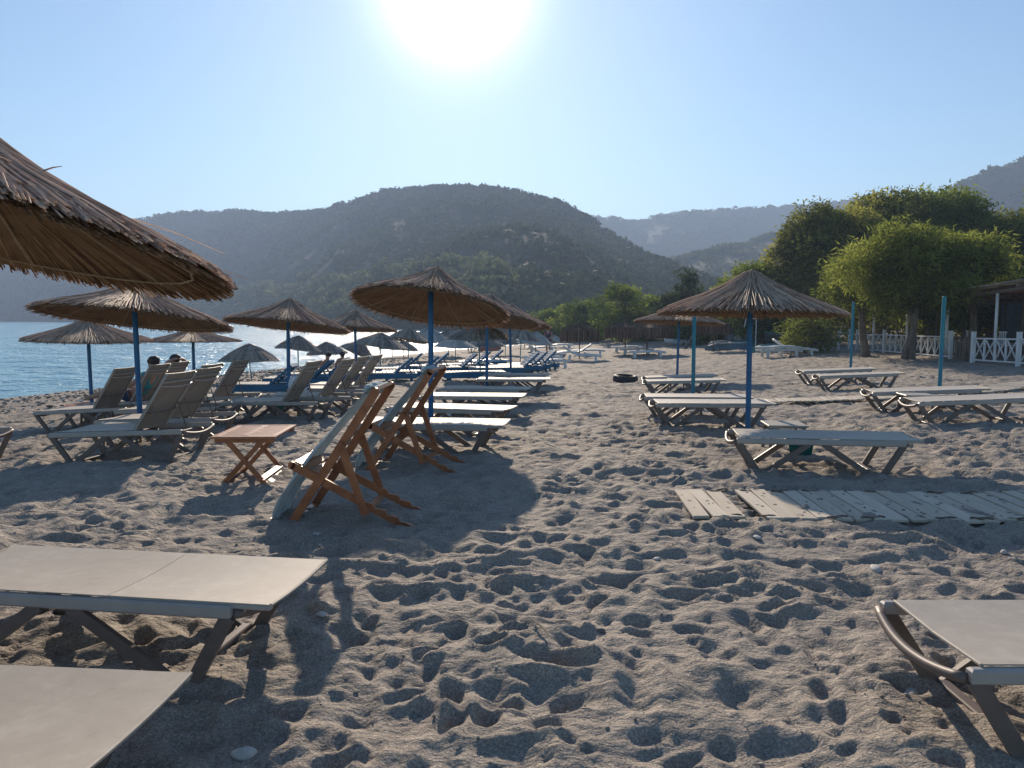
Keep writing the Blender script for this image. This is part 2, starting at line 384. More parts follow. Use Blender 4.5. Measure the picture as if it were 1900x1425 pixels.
def make_hill():
    m, nt, b = newmat('hillside')
    f = noise(nt, .05, 6, .65); g = noise(nt, .35, 5, .7); 
    c = ramp(nt, g, [(.35,(.042,.046,.030)), (.5,(.068,.068,.044)), (.8,(.088,.084,.058))])
    mx = N(nt, 'ShaderNodeMix', data_type='RGBA', blend_type='MULTIPLY'); mx.inputs['Factor'].default_value = 1
    nt.links.new(c, mx.inputs['A']); nt.links.new(ramp(nt, f, [(.3,(.7,.75,.7)),(.7,(1.15,1.08,1.05))]), mx.inputs['B'])
    nt.links.new(mx.outputs['Result'], b.inputs['Base Color']); b.inputs['Roughness'].default_value = .95; b.inputs['Specular IOR Level'].default_value = .1
    bump(nt, b, g, .6, .6)
    return m
M['hill'] = make_hill()
# ================================================================== SETTING
# --- sand with trodden hollows
def dimples(x, y, cell, seed, rmin, rmax, dmin, dmax, prob=.9, elong=1.7):
    """smooth hollows with raised rims, one per jittered cell"""
    out = np.zeros_like(x)
    ix = np.floor(x / cell); iy = np.floor(y / cell)
    for ox in (-1, 0, 1):
        for oy in (-1, 0, 1):
            cx = ix + ox; cy = iy + oy
            px = (cx + .1 + .8*hash2(cx, cy, seed)) * cell; py = (cy + .1 + .8*hash2(cx, cy, seed+1)) * cell
            r = rmin + (rmax-rmin) * hash2(cx, cy, seed+2); dp = dmin + (dmax-dmin) * hash2(cx, cy, seed+3)**1.5
            an = hash2(cx, cy, seed+4) * math.pi; el = 1 + (elong-1) * hash2(cx, cy, seed+5)
            on = hash2(cx, cy, seed+6) < prob
            dx = x - px; dy = y - py; ca = np.cos(an); sa = np.sin(an)
            u = (dx*ca + dy*sa) / (r*el); v = (-dx*sa + dy*ca) / r
            q = u*u + v*v; rr = np.sqrt(q)
            out += np.where(on, dp * (-1.15*np.exp(-q*1.25) + .40*np.exp(-((rr-1.4)/.5)**2)), 0)
    return out
# larger heaps and single deep footprints lie where cells fall
def sand_relief(x, y, dd):
    near = np.clip((dd-1.5)/5, .15, 1)
    wx = x + .25*(vnoise(x*1.7, y*1.7, 91)-.5); wy = y + .25*(vnoise(x*1.7+50, y*1.7, 92)-.5)
    h = dimples(wx, wy, .20, 11, .034, .080, .010, .045, .85, 2.2)
    h = h*(.55 + .85*vnoise(x*.9+3, y*.9, 141))
    h += dimples(wx+7.1, wy+3.3, .125, 31, .02, .046, .005, .02, .8, 1.8)
    n = fbm(x*2.1, y*2.1, 5, 4)
    ridge = 1 - np.abs(2*fbm(x*1.5+3, y*1.9, 45, 3)-1)
    h += .09*(n-.5) + .055*(ridge**3 - .4) + .03*(fbm(x*11, y*11, 61, 4)-.5) + .10*(fbm(x*.35, y*.35, 71, 2)-.5)
    # one long scuffed crest running across the beach
    cl = 4.95 + .09*np.sin(x*1.9) + .06*np.sin(x*5.3+1) + .03*x
    h += .020*np.exp(-((y-cl)/.05)**2)*np.clip((x+2.4)*2,0,1)*np.clip((2.6-x)*1.4,0,1) - .008*np.exp(-((y-cl+.12)/.07)**2)*np.clip((x+2.4)*2,0,1)*np.clip((2.6-x)*1.4,0,1)
    return h*near
ys = [0.2]
while ys[-1] < 135: ys.append(ys[-1] + max(.0155, .0048*ys[-1]))
ys = np.array(ys); NC = 510
sx = np.linspace(-1, 1, NC); W = 3.2 + .88*np.clip(ys, 0, 1e9)
X = sx[None,:] * W[:,None]; Y = np.repeat(ys[:,None], NC, 1)
Y = Y; D = shore_dist(X, Y)
# keep the sheet out of deep water
Z = ground(X, Y, D) + sand_relief(X, Y, D)
idx = np.arange(X.size).reshape(X.shape)
q = np.stack([idx[:-1,:-1], idx[:-1,1:], idx[1:,1:], idx[1:,:-1]], -1).reshape(-1, 4)
keep = (D[:-1,:-1] > -1.5).ravel(); q = q[keep]
peb = np.clip((7.0 - D)/2.5, 0, 1) * (.55 + .45*(vnoise(X*.8, Y*.8, 3) > .3))
used = np.zeros(X.size, bool); used[q.ravel()] = True
remap = np.cumsum(used) - 1
beach = mesh_np('beach', np.stack([X.ravel(), Y.ravel(), Z.ravel()], -1)[used], remap[q], M['sand'], smooth=True, tint=peb.ravel()[used])
tag(beach, kind='structure')
def sand_z(x, y):
    x = np.array([x], float); y = np.array([y], float); d = shore_dist(x, y)
    return float((ground(x, y, d) + sand_relief(x, y, d))[0])
# wide coarse ground underneath and all round
gx = np.linspace(-60, 260, 81); gy = np.linspace(-60, 220, 71); GX, GY = np.meshgrid(gx, gy)
GD = shore_dist(GX, GY); GZ = ground(GX, GY, GD) - .12
gi = np.arange(GX.size).reshape(GX.shape); gq = np.stack([gi[:-1,:-1], gi[:-1,1:], gi[1:,1:], gi[1:,:-1]], -1).reshape(-1, 4)
tag(mesh_np('ground', np.stack([GX.ravel(), GY.ravel(), GZ.ravel()], -1), gq, M['sand'], smooth=True, tint=np.zeros(GX.size)), kind='structure')

# --- sea
ws = [16.0]
while ws[-1] < 1150: ws.append(ws[-1] + max(.08, .0055*ws[-1]))
ws = np.array(ws); tt = np.linspace(0, 1, 190)
wl = -.95*ws - 10; wr = np.minimum(.09*ws - 2, 9)
WX = wl[:,None] + (wr-wl)[:,None]*tt[None]; WY = np.repeat(ws[:,None], 190, 1)
wav = (fbm(WX*.55+.2*WY, WY*1.5, 201, 3)-.5)*.16 + (np.abs(2*fbm(WX*1.1, WY*3.1, 211, 2)-1)-.4)*-.05 + (fbm(WX*.12, WY*.35, 221, 2)-.5)*.16
WZ = -1.0 + wav*np.clip((-shore_dist(WX, WY))/2.5, .12, 1)
wi = np.arange(WX.size).reshape(WX.shape); wq = np.stack([wi[:-1,:-1], wi[:-1,1:], wi[1:,1:], wi[1:,:-1]], -1).reshape(-1, 4)
tag(mesh_np('sea', np.stack([WX.ravel(), WY.ravel(), WZ.ravel()], -1), wq, M['water'], smooth=True), kind='structure')
wm = MB(); wm.box((-900, 560, -1.75), (2200, 1500, 1.0)); tag(wm.build('sea', M['water']), kind='structure')

# --- hills: (X/Y ratio, elevation ratio of the skyline), real distances below
BASE = [(-1.2,650),(-.62,530),(-.36,372),(-.23,218),(-.10,164),(.017,121),(.1,113),(.3,125),(.6,150),(1.1,170)]
def interp(tab, r): t = np.array(tab); return np.interp(r, t[:,0], t[:,1])
def hill(name, sky, basetab, ridgetab, r0, r1, nr, nv, amp, seed, zb=-1.4, pw=1.0):
    rr = np.linspace(r0, r1, nr); v = np.concatenate([np.linspace(0, 1, nv), np.array([1.06, 1.15, 1.3])])
    RR, VV = np.meshgrid(rr, v)
    yb = interp(basetab, RR); yr = interp(ridgetab, RR); el = interp(sky, RR)
    YY = yb + (yr-yb)*VV; XX = RR*YY
    zr = EYE + el*yr
    vv = np.clip(VV, 0, 1)
    prof = vv**pw
    ZZ = zb + (zr-zb)*prof
    ZZ = np.where(VV > 1, zr - (VV-1)*(zr-zb)*.9, ZZ)
    nz = fbm(XX*.013, YY*.013, seed, 4) - .5
    gul = np.abs(2*fbm(XX*.009+5, YY*.004, seed+9, 3) - 1)
    env = 4*vv*(1-vv)
    ZZ = ZZ + env*amp*(nz*1.6 - (1-gul)*.9*.6) + (vv > .02)*1.2*(fbm(XX*.09, YY*.09, seed+20, 3)-.5)*np.minimum(1, vv*8)
    ii = np.arange(RR.size).reshape(RR.shape); qq = np.stack([ii[:-1,:-1], ii[:-1,1:], ii[1:,1:], ii[1:,:-1]], -1).reshape(-1, 4)
    o = mesh_np(name, np.stack([XX.ravel(), YY.ravel(), ZZ.ravel()], -1), qq, M['hill'], smooth=True); tag(o, kind='structure')
    from_grid = (XX[:nv], YY[:nv], ZZ[:nv], rr, nv)
    return from_grid
SKY_MAIN = [(-1.3,.06),(-0.8618,0.0824),(-0.7227,0.1028),(-0.612,0.113),(-0.543,0.1178),(-0.4809,0.1232),(-0.4256,0.1327),(-0.35,0.1347),(-0.2953,0.13),(-0.2402,0.1347),(-0.2057,0.1448),(-0.1575,0.1583),(-0.1027,0.1644),(-0.0342,0.1624),(0.0069,0.1556),(0.0549,0.1448),(0.0893,0.1266),(0.1239,0.1028),(0.1586,0.0824),(0.1933,0.0674),(0.2351,0.0482),(0.2771,0.0276),(.33,.01)]
SKY_BACK = [(-0.0344,0.1096),(0.0344,0.1232),(0.0893,0.1286),(0.1374,0.1246),(0.1649,0.1225),(0.1922,0.1313),(0.2402,0.1354),(0.3087,0.1394),(0.3772,0.1435),(0.4456,0.1489),(0.5482,0.1536),(0.7189,0.1637),(1.0,0.1771)]
SKY_MID = [(0.1178,0.0207),(0.159,0.0482),(0.1933,0.0688),(0.2413,0.0811),(0.3099,0.0974),(0.3644,0.1137),(0.4464,0.1266),(0.5491,0.1334),(0.6858,0.1435),(0.99,0.1502)]
SKY_RIGHT = [(.36,.05),(0.4468,0.1164),(0.5145,0.1401),(0.5681,0.1671),(0.6014,0.1852),(0.6484,0.1999),(0.7155,0.2173),(0.8503,0.2372),(1.1,0.2405)]
h_main = hill('headland_hill', SKY_MAIN, BASE, [(-1.2,900),(-.62,760),(-.36,640),(-.23,520),(-.04,420),(.09,360),(.19,260),(.28,185),(.34,150)], -1.2, .33, 420, 90, 9, 3)
h_back = hill('distant_ridge', SKY_BACK, [(-.1,520),(1.2,560)], [(-.1,820),(1.2,900)], -.03, 1.0, 240, 50, 12, 13, zb=-2)
h_mid = hill('valley_hill', SKY_MID, [(.1,170),(1.2,190)], [(.1,300),(.3,430),(.5,520),(1.2,520)], .12, .99, 240, 60, 7, 23, zb=-1)
h_right = hill('inland_hill', SKY_RIGHT, [(.3,330),(1.2,300)], [(.3,480),(1.2,520)], .37, 1.1, 160, 50, 8, 33, zb=-2)

# scrub on the hills: each a mass of uneven clumps
def ico(sub):
    import bmesh
    bm = bmesh.new(); bmesh.ops.create_icosphere(bm, subdivisions=sub, radius=1); V = np.array([v.co[:] for v in bm.verts]); F = np.array([[v.index for v in f.verts] for f in bm.faces]); bm.free(); return V, F
IC1 = ico(1)
rs = np.random.RandomState(5)
def clumps(name, P, S, tint, mat, nt_=34, flat=.75, leaf=.30):
    """uneven bushes: nt_ leaf sprays spread through each bush's volume"""
    n = len(P); d = rs.randn(n, nt_, 3); d /= np.linalg.norm(d, axis=2, keepdims=True); d[...,2] = np.abs(d[...,2])*1.1 - .25
    lob = 1 + .35*np.sin(d[...,:1]*3 + rs.rand(n,1,1)*6) * np.cos(d[...,1:2]*3.5 + rs.rand(n,1,1)*6)
    r = (.55 + .5*rs.rand(n, nt_, 1)) * lob
    C = d*r*np.array([1,1,flat]); asp = np.concatenate([.85+.5*rs.rand(n,1,1), .85+.5*rs.rand(n,1,1), .8+.4*rs.rand(n,1,1)], -1)
    C = C*asp
    nn = d + .7*rs.randn(n, nt_, 3); nn /= np.linalg.norm(nn, axis=2, keepdims=True)
    a = np.cross(nn, rs.randn(n, nt_, 3)); a /= np.linalg.norm(a, axis=2, keepdims=True); b_ = np.cross(nn, a)
    sz = leaf*(.7+.7*rs.rand(n, nt_, 1))
    V = np.stack([C + a*sz, C - a*sz*.6 + b_*sz*.8, C - a*sz*.5 - b_*sz*.9], 2)
    V = V*S[:,None,None,None] + P[:,None,None,:]
    t = np.clip(tint[:,None] + .25*(rs.rand(n, nt_)-.5), 0, 1)
    return mesh_np(name, V.reshape(-1,3), np.arange(n*nt_*3).reshape(-1,3), mat, tint=np.repeat(t.ravel(), 3))
def scatter(h, n, smin, smax, vlo=0, vhi=1, pw=1.0, dens=None, rlo=None, rhi=None):
    XX, YY, ZZ, rr, nv = h
    nr = len(rr); a = rs.rand(n*2)*(nr-1.001); b = (vlo + (vhi-vlo)*rs.rand(n*2)**pw)*(nv-1.001)
    if rlo is not None:
        ia = np.interp([rlo, rhi], rr, np.arange(nr)); a = ia[0] + rs.rand(n*2)*(ia[1]-ia[0]-.01)
    i = a.astype(int); j = b.astype(int); fa = a-i; fb = b-j
    def s(G): return (G[j,i]*(1-fa)+G[j,i+1]*fa)*(1-fb) + (G[j+1,i]*(1-fa)+G[j+1,i+1]*fa)*fb
    x, y, z = s(XX), s(YY), s(ZZ)
    d = fbm(x*.02, y*.02, 77, 3); ok = rs.rand(n*2) < np.clip((d-.15)*2.6, .4, 1)
    ok &= z > -.6
    x, y, z = x[ok][:n], y[ok][:n], z[ok][:n]
    S = smin + (smax-smin)*rs.rand(len(x))**2
    return np.stack([x, y, z+S*.3], -1), S
def scrub(h, spec, mat, base=.45):
    Ps, Ss = [], []
    for sp in spec:
        p, s_ = scatter(h, *sp[:3], **(sp[3] if len(sp) > 3 else {})); Ps.append(p); Ss.append(s_)
    P = np.concatenate(Ps); S = np.concatenate(Ss)
    t = np.clip(base + .7*(fbm(P[:,0]*.03, P[:,1]*.03, 88, 3)-.5) + .35*(rs.rand(len(P))-.5), 0, 1)
    o = clumps('hill_scrub', P, S, t, mat); tag(o, kind='stuff'); return o
o = scrub(h_main, [(7500,1.0,2.8), (2200,1.2,3.4,dict(vlo=.7)), (1500,1.5,3.6,dict(vlo=.975)), (2200,.5,1.5,dict(rlo=.05,rhi=.32))], M['scrub'])
tag(o, 'dark scrub and small bushes covering the rounded headland hill', 'scrub')
o = scrub(h_back, [(2600,1.6,3.6), (700,2,4.2,dict(vlo=.97))], M['scrub'], .4); tag(o, 'hazy blue scrub covering the distant ridge at right of centre', 'scrub')
o = scrub(h_mid, [(3400,.9,2.8), (600,1.4,3.2,dict(vlo=.96))], M['scrub_green'], .4); tag(o, 'greener scrub on the valley slope below the distant ridge', 'scrub')
o = scrub(h_right, [(1300,1.2,3), (500,1.5,3.5,dict(vlo=.96))], M['scrub'], .4); tag(o, 'scrub on the steep inland hill behind the trees at far right', 'scrub')
# belt of olive and pine trees above the far shore
def belt():
    P, S = scatter(h_main, 900, 1.8, 4.2, vlo=.015, vhi=.19, rlo=-.42, rhi=-.02, pw=.9)
    n = len(P); PP = []; SS = []; T = []
    for p, s_ in zip(P, S):
        for k in range(5):
            PP.append(p + np.array([rs.randn()*s_*.5, rs.randn()*s_*.5, s_*.5 + rs.rand()*s_*.8])); SS.append(s_*(.35+.3*rs.rand())); T.append(.35+.5*rs.rand())
    o = clumps('shore_trees', np.array(PP), np.array(SS), np.array(T), M['scrub_green'], 26, .85, .36)
    tag(o, 'band of pale green trees along the far shore below the hill', 'trees', kind='stuff')
belt()

# --- haze
hz, nt, b = newmat('haze'); nt.nodes.remove(b)
pv = N(nt, 'ShaderNodeVolumePrincipled'); pv.inputs['Color'].default_value = (.50,.68,1,1); pv.inputs['Density'].default_value = .00078; pv.inputs['Anisotropy'].default_value = .25
nt.links.new(pv.outputs[0], nt.nodes['Material Output'].inputs['Volume'])
hm = MB(); hm.box((-150, 640, 83), (2400, 1440, 176)); ho = hm.build('haze', hz); tag(ho, kind='stuff')
tag(ho, 'thin bluish haze over the bay and hills', 'haze')
# ================================================================== UMBRELLAS
def reeds(n, R_, H, seed, s0r, s1r, wr, lift, nseg=4, side=3, droop=0.0, under=False, waver=.012, cross=.10, tiers=None):
    """n reeds lying down the slope of a cone; all in one mesh with a tint per reed"""
    q = np.random.RandomState(seed)
    th = q.rand(n)*2*math.pi; s0 = s0r[0]+(s0r[1]-s0r[0])*q.rand(n); s1 = s1r[0]+(s1r[1]-s1r[0])*q.rand(n)
    if tiers is not None:
        m = q.rand(n) < tiers[0]; s1 = np.where(m, tiers[1]+(tiers[2]-tiers[1])*q.rand(n), s1); s0 = np.where(m, s0*.4, s0)
    w = wr[0]+(wr[1]-wr[0])*q.rand(n); lf = lift[0]+(lift[1]-lift[0])*q.rand(n); tw = (q.rand(n)-.5)*cross*2; tint = q.rand(n)
    big = q.rand(n) < .02; tw = np.where(big, tw*3, tw); lf = np.where(big, lf+.01, lf)
    s = s0[:,None] + (s1-s0)[:,None]*np.linspace(0, 1, nseg+1)[None]
    wv = np.cumsum(q.randn(n, nseg+1)*waver, 1)
    ang = th[:,None] + tw[:,None]*(s - .5) + wv*.6
    r = s*R_; z = H*cone_prof(s) + lf[:,None]*(1 if not under else -1) + q.randn(n, nseg+1)*waver*.25
    if droop: z = z - droop*np.clip(s-.93, 0, 1)*R_
    C = np.stack([r*np.cos(ang), r*np.sin(ang), z], -1)
    d = np.gradient(C, axis=1); d /= np.linalg.norm(d, axis=2, keepdims=True)
    a = np.cross(d, np.array([0,0,1.])); a /= np.linalg.norm(a, axis=2, keepdims=True); u = np.cross(a, d)
    taper = np.linspace(.75, 1.1, nseg+1)[None,:,None]*(w/2)[:,None,None]
    rings = []
    for k in range(side):
        t = 2*math.pi*k/side + math.pi/2; rings.append(C + (a*math.cos(t) + u*math.sin(t)*.8)*taper)
    V = np.stack(rings, 2)             # n, seg+1, side, 3
    k = side; base = (np.arange(n)*(nseg+1)*k)[:,None,None]
    F = np.array([[(i*k+j, i*k+(j+1)%k, (i+1)*k+(j+1)%k, (i+1)*k+j) for j in range(k)] for i in range(nseg)]).reshape(-1, 4)
    Q = (F[None] + base).reshape(-1, 4)
    cap = (np.array([nseg*k+j for j in range(k)])[None] + base[:,0]).reshape(-1, k)
    return V.reshape(-1, 3), Q, cap, np.repeat(tint, (nseg+1)*k)
def cone_prof(s):
    s = np.clip(s, 0, 1.2); return np.where(s < .08, 1 - s*.9, (1 - .072) * (1 - (s-.08)/.92) * (1 - .16*np.sin(np.clip((s-.08)/.92, 0, 1)*math.pi)))
def cone_sheet(R_, H, dz, n=48, th=.02, s0=.0, wob=0):
    ss = np.linspace(.01, .97, 12); P = []
    for lay in (0, 1):
        for s in ss:
            for k in range(n):
                t = 2*math.pi*k/n; rr = s*R_*(1 + wob*math.sin(k*5.3)*s); P.append((rr*math.cos(t), rr*math.sin(t), H*float(cone_prof(np.array(s))) + dz - th*lay))
    m = len(ss); Q = []
    for lay in (0, 1):
        for i in range(m-1):
            for k in range(n):
                f = [lay*m*n+i*n+k, lay*m*n+i*n+(k+1)%n, lay*m*n+(i+1)*n+(k+1)%n, lay*m*n+(i+1)*n+k]
                Q.append(f[::-1] if lay == 0 else f)
    for k in range(n): Q.append(((m-1)*n+k, (m-1)*n+(k+1)%n, (2*m-1)*n+(k+1)%n, (2*m-1)*n+k)); Q.append((k, m*n+k, m*n+(k+1)%n, (k+1)%n))
    return np.array(P), np.array(Q)
def make_reed_umbrella(seed, R_, H, ntop, nund, dens=1.0):
    root = empty('reed_umbrella')
    pm = MB(); pm.tube([(0,0,-.25),(0,0,.6),(0,0,1.2),(0,0,2.0)], .037, 12)
    pm.build('pole', M['pole'], root, smooth=True)
    P, Q = cone_sheet(R_, H, -.012)
    can = mesh_np('canopy', P, Q, M['thatch'], root, tint=.3+.5*np.random.RandomState(seed).rand(len(P)))
    can.location = (0, 0, 1.7)
    A = reeds(ntop, R_, H, seed, (.01,.30), (.93,1.04), (.007,.0155) if ntop < 2000 else (.006,.0125), (0.002,.036), tiers=(.38,.52,.86))
    B = reeds(ntop//2, R_, H, seed+1, (.45,.75), (.95,1.05), (.006,.012), (0.002,.03))
    Vs = np.concatenate([A[0], B[0]]); Qs = np.concatenate([A[1], B[1]+len(A[0])]); Cs = np.concatenate([A[2], B[2]+len(A[0])])
    o = mesh_np('reed_cover', Vs, [Qs, Cs], M['reed'], can, tint=np.concatenate([A[3], B[3]])); tag(o, kind='stuff')
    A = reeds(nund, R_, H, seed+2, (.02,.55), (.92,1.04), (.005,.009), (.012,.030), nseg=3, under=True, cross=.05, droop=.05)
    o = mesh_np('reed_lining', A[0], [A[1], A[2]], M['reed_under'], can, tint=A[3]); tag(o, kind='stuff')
    for k in range(8):
        t = 2*math.pi*(k+.3)/8; b = MB(); pts = []
        for s in (.05, .35, .65, .9): pts.append((s*R_*math.cos(t), s*R_*math.sin(t), H*float(cone_prof(np.array(s)))-.052))
        b.tube(pts, .0055, 5); b.build('rib', M['rope'], can)
    b = MB(); b.tube([(.88*R_*math.cos(2*math.pi*k/24), .88*R_*math.sin(2*math.pi*k/24), H*float(cone_prof(np.array(.88)))-.056) for k in range(25)], .0055, 5, cap=False)
    b.build('hoop', M['rope'], can)
    b = MB(); b.tube([(0,0,-.06),(0,0,H-.03)], .02, 8); b.tube([(0,0,H-.05),(0,0,H+.012),(0,0,H+.03)], [.045,.045,.012], 10); b.build('crown_cap', M['thatch'], can)
    return root
# reed umbrellas: x, y, rim height above ground, radius, apex height scale, tilt toward (+x, +y) in degrees, label
RU = [
 (-1.14,10.77,1.80,1.08,.56, 6.5, 11.5,'reed umbrella behind the two deck chairs, its brown underside tilted to view', 1),
 (-2.62, 3.60,2.05,1.28,.50, 11, 8.5,'large reed umbrella closest to the camera, cut off at the upper left', 0),
 (-5.37,11.09,1.72,1.29,.52, 5, 7,'reed umbrella over the near row of raised taupe loungers at left', 1),
 (-8.85,16.2,1.57,1.20,.43, 3, -2,'reed umbrella nearest the water at far left, above the pebble strip', 2),
 (-8.00,19.4,1.44,1.12,.32, 0, 0,'low wide reed umbrella by the water, right of the one above the pebble strip', 2),
 (-4.56,15.7,1.63,1.21,.54, 4, 6,'reed umbrella over the two raised loungers in the second row', 1),
 (-4.68,23.2,1.62,1.22,.56, 2, 5,'reed umbrella just left of the big tilted one, in front of glittering water', 1),
 (-.62,18.9,1.84,1.28,.60, 7, 8,'reed umbrella half hidden behind the big tilted one, on a pole with a lounger pair', 1),
 (-.03,24.0,1.78,1.24,.60, 6, 6,'reed umbrella at the right end of the overlapping central trio', 1),
 (3.24,10.53,1.71,1.20,.56, 1.5, 1.5,'reed umbrella over the single flat lounger with the teal bin at right', 2),
 (5.03,23.5,1.77,1.32,.55, 2, 3,'reed umbrella partly behind the big right-hand one, over distant loungers', 2),
]
protos = {}
def umb_proto(kind):
    if kind not in protos:
        if kind == 0: r = make_reed_umbrella(101, 1.0, .55, 3600, 4200)
        elif kind == 1: r = make_reed_umbrella(201, 1.0, .55, 1150, 1300)
        else: r = make_reed_umbrella(301, 1.0, .55, 1150, 1300)
        protos[kind] = (r, snapshot_later(r)); return r
    return clone(protos[kind][1])
def snapshot_later(r):
    bpy.context.view_layer.update(); return snapshot(r)
def zbase(x, y): return gz(x, y) - .01
hero_extra = []
for (x, y, rimh, rad, H, tx, ty, lab, kind) in RU:
    u = umb_proto(kind); u.location = (x, y, zbase(x, y)); tag(u, lab, 'umbrella', 'reed umbrellas on blue poles')
    c = child(u, 'canopy'); c.location = (0, 0, rimh); c.scale = (rad, rad, H/.55)
    ax = Vector((R(tx), R(ty), 0)); c.rotation_euler = (-R(ty), R(tx), R(rnd.uniform(0, 360)))
    c.rotation_mode = 'XYZ'; 
    m = Euler((-R(ty), R(tx), 0)).to_matrix() @ Euler((0, 0, R(rnd.uniform(0, 360)))).to_matrix()
    c.rotation_euler = m.to_euler()
    p = child(u, 'pole'); p.scale = (1, 1, (rimh + H*.9)/2.0)
    if kind == 0:
        qq_ = random.Random(5)
        for k in range(26):
            t = qq_.uniform(0, 6.283); s0_ = qq_.uniform(.3,.8); s1_ = s0_+qq_.uniform(.15,.4); z0 = .55*float(cone_prof(np.array(s0_)))+.03; z1 = .55*float(cone_prof(np.array(s1_)))+qq_.uniform(.05,.13); t2 = t+qq_.uniform(-.3,.3)
            b = MB(); b.tube([(s0_*math.cos(t), s0_*math.sin(t), z0), ((s0_+s1_)/2*math.cos((t+t2)/2), (s0_+s1_)/2*math.sin((t+t2)/2), (z0+z1)/2+.012), (s1_*math.cos(t2), s1_*math.sin(t2), z1)], [.004,.003,.0015], 5, tint=qq_.random()); b.build('loose_reed', M['reed'], c)
    lean = rnd.uniform(-1.2, 1.2); u.rotation_euler = (R(rnd.uniform(-1.2, 1.2)), R(lean), 0)
# bare poles without a canopy
for x, y, h, mt, lab in [(3.73,15.86,2.1,'pole_teal','bare blue pole between the two big right-hand umbrellas'),(10.47,23.87,2.15,'pole_teal','bare teal pole beside the two loungers in front of the tamarisk trunks'),(8.97,16.16,2.0,'pole_teal','thicker bare blue pole standing at the pair of loungers by the plank path at right')]:
    b = MB(); b.tube([(0,0,-.2),(0,0,h)], .040, 12); b.tube([(0,0,h),(0,0,h+.012)], [.042,.03], 12); b.tube([(0,0,h*.55),(0,0,h*.55+.05)], .048, 12)
    o = b.build('umbrella_pole', M[mt], smooth=False); o.location = (x, y, zbase(x, y)); tag(o, lab, 'pole', 'bare umbrella poles')
    o.rotation_euler = (0, R(rnd.uniform(-.6, 1.2)), 0)

# woven willow umbrellas
def make_woven(seed, mat, H=.52, open_=False):
    q = np.random.RandomState(seed); root = empty('woven_umbrella')
    b = MB(); b.tube([(0,0,-.2),(0,0,1.0),(0,0,1.5)], .02, 8); b.build('pole', M['pole_teal'], root, smooth=True)
    n = 72; ss = np.linspace(.015, 1, 26); P = []; T = []; m = len(ss); kt = q.rand(n); it = q.rand(m)
    for lay in (0, 1):
        for i, s in enumerate(ss):
            for k in range(n):
                t = 2*math.pi*k/n; wv = (.017 if (i+k)%2 else -.017) + .02*(kt[k]-.5)*s
                rim = 1 + .03*math.sin(t*3+seed)*s**3 + .02*math.sin(t*7+seed)*s**4
                z = H*(1-s**1.25) - .05*s**6 + wv*(1 if lay == 0 else 0) - .025*lay + .015*math.sin(t*4+seed)*s**2
                P.append((s*rim*math.cos(t), s*rim*math.sin(t), z)); T.append(.5 + (.2 if (i+k)%2 else -.2) + .55*(kt[k]-.5) + .25*(it[i]-.5) + .25*(q.rand()-.5))
    Q = []
    for lay in (0, 1):
        for i in range(m-1):
            for k in range(n):
                if open_ and .55 < ss[i] < .97 and q.rand() < .10: continue
                f = [lay*m*n+i*n+k, lay*m*n+i*n+(k+1)%n, lay*m*n+(i+1)*n+(k+1)%n, lay*m*n+(i+1)*n+k]; Q.append(f[::-1] if lay == 0 else f)
    for k in range(n): Q.append(((m-1)*n+k, (m-1)*n+(k+1)%n, (2*m-1)*n+(k+1)%n, (2*m-1)*n+k))
    c = mesh_np('canopy', np.array(P), np.array(Q), mat, root, tint=np.array(T)); c.location = (0, 0, 1.2)
    b = MB()
    b.tube([((1+.03*math.sin(t*3+seed)+.02*math.sin(t*7+seed))*math.cos(t), (1+.03*math.sin(t*3+seed)+.02*math.sin(t*7+seed))*math.sin(t), -.055+.015*math.sin(t*4+seed)) for t in np.linspace(0, 2*math.pi, 49)], .018, 6, cap=False)
    b.build('rim_braid', mat, c)
    for k in range(6):
        t = 2*math.pi*k/6; b = MB(); b.tube([(s*math.cos(t), s*math.sin(t), H*(1-s**1.25)-.05*s**6-.04) for s in (.05,.4,.7,.95)], .012, 5); b.build('rib', M['rope'], c)
    return root
wp = {}
def woven_clone(k):
    if k not in wp:
        r = make_woven(*{0:(1, M['woven']), 1:(2, M['woven'], .52, True), 2:(3, M['woven_pale'])}[k]); wp[k] = snapshot_later(r); return r
    return clone(wp[k])
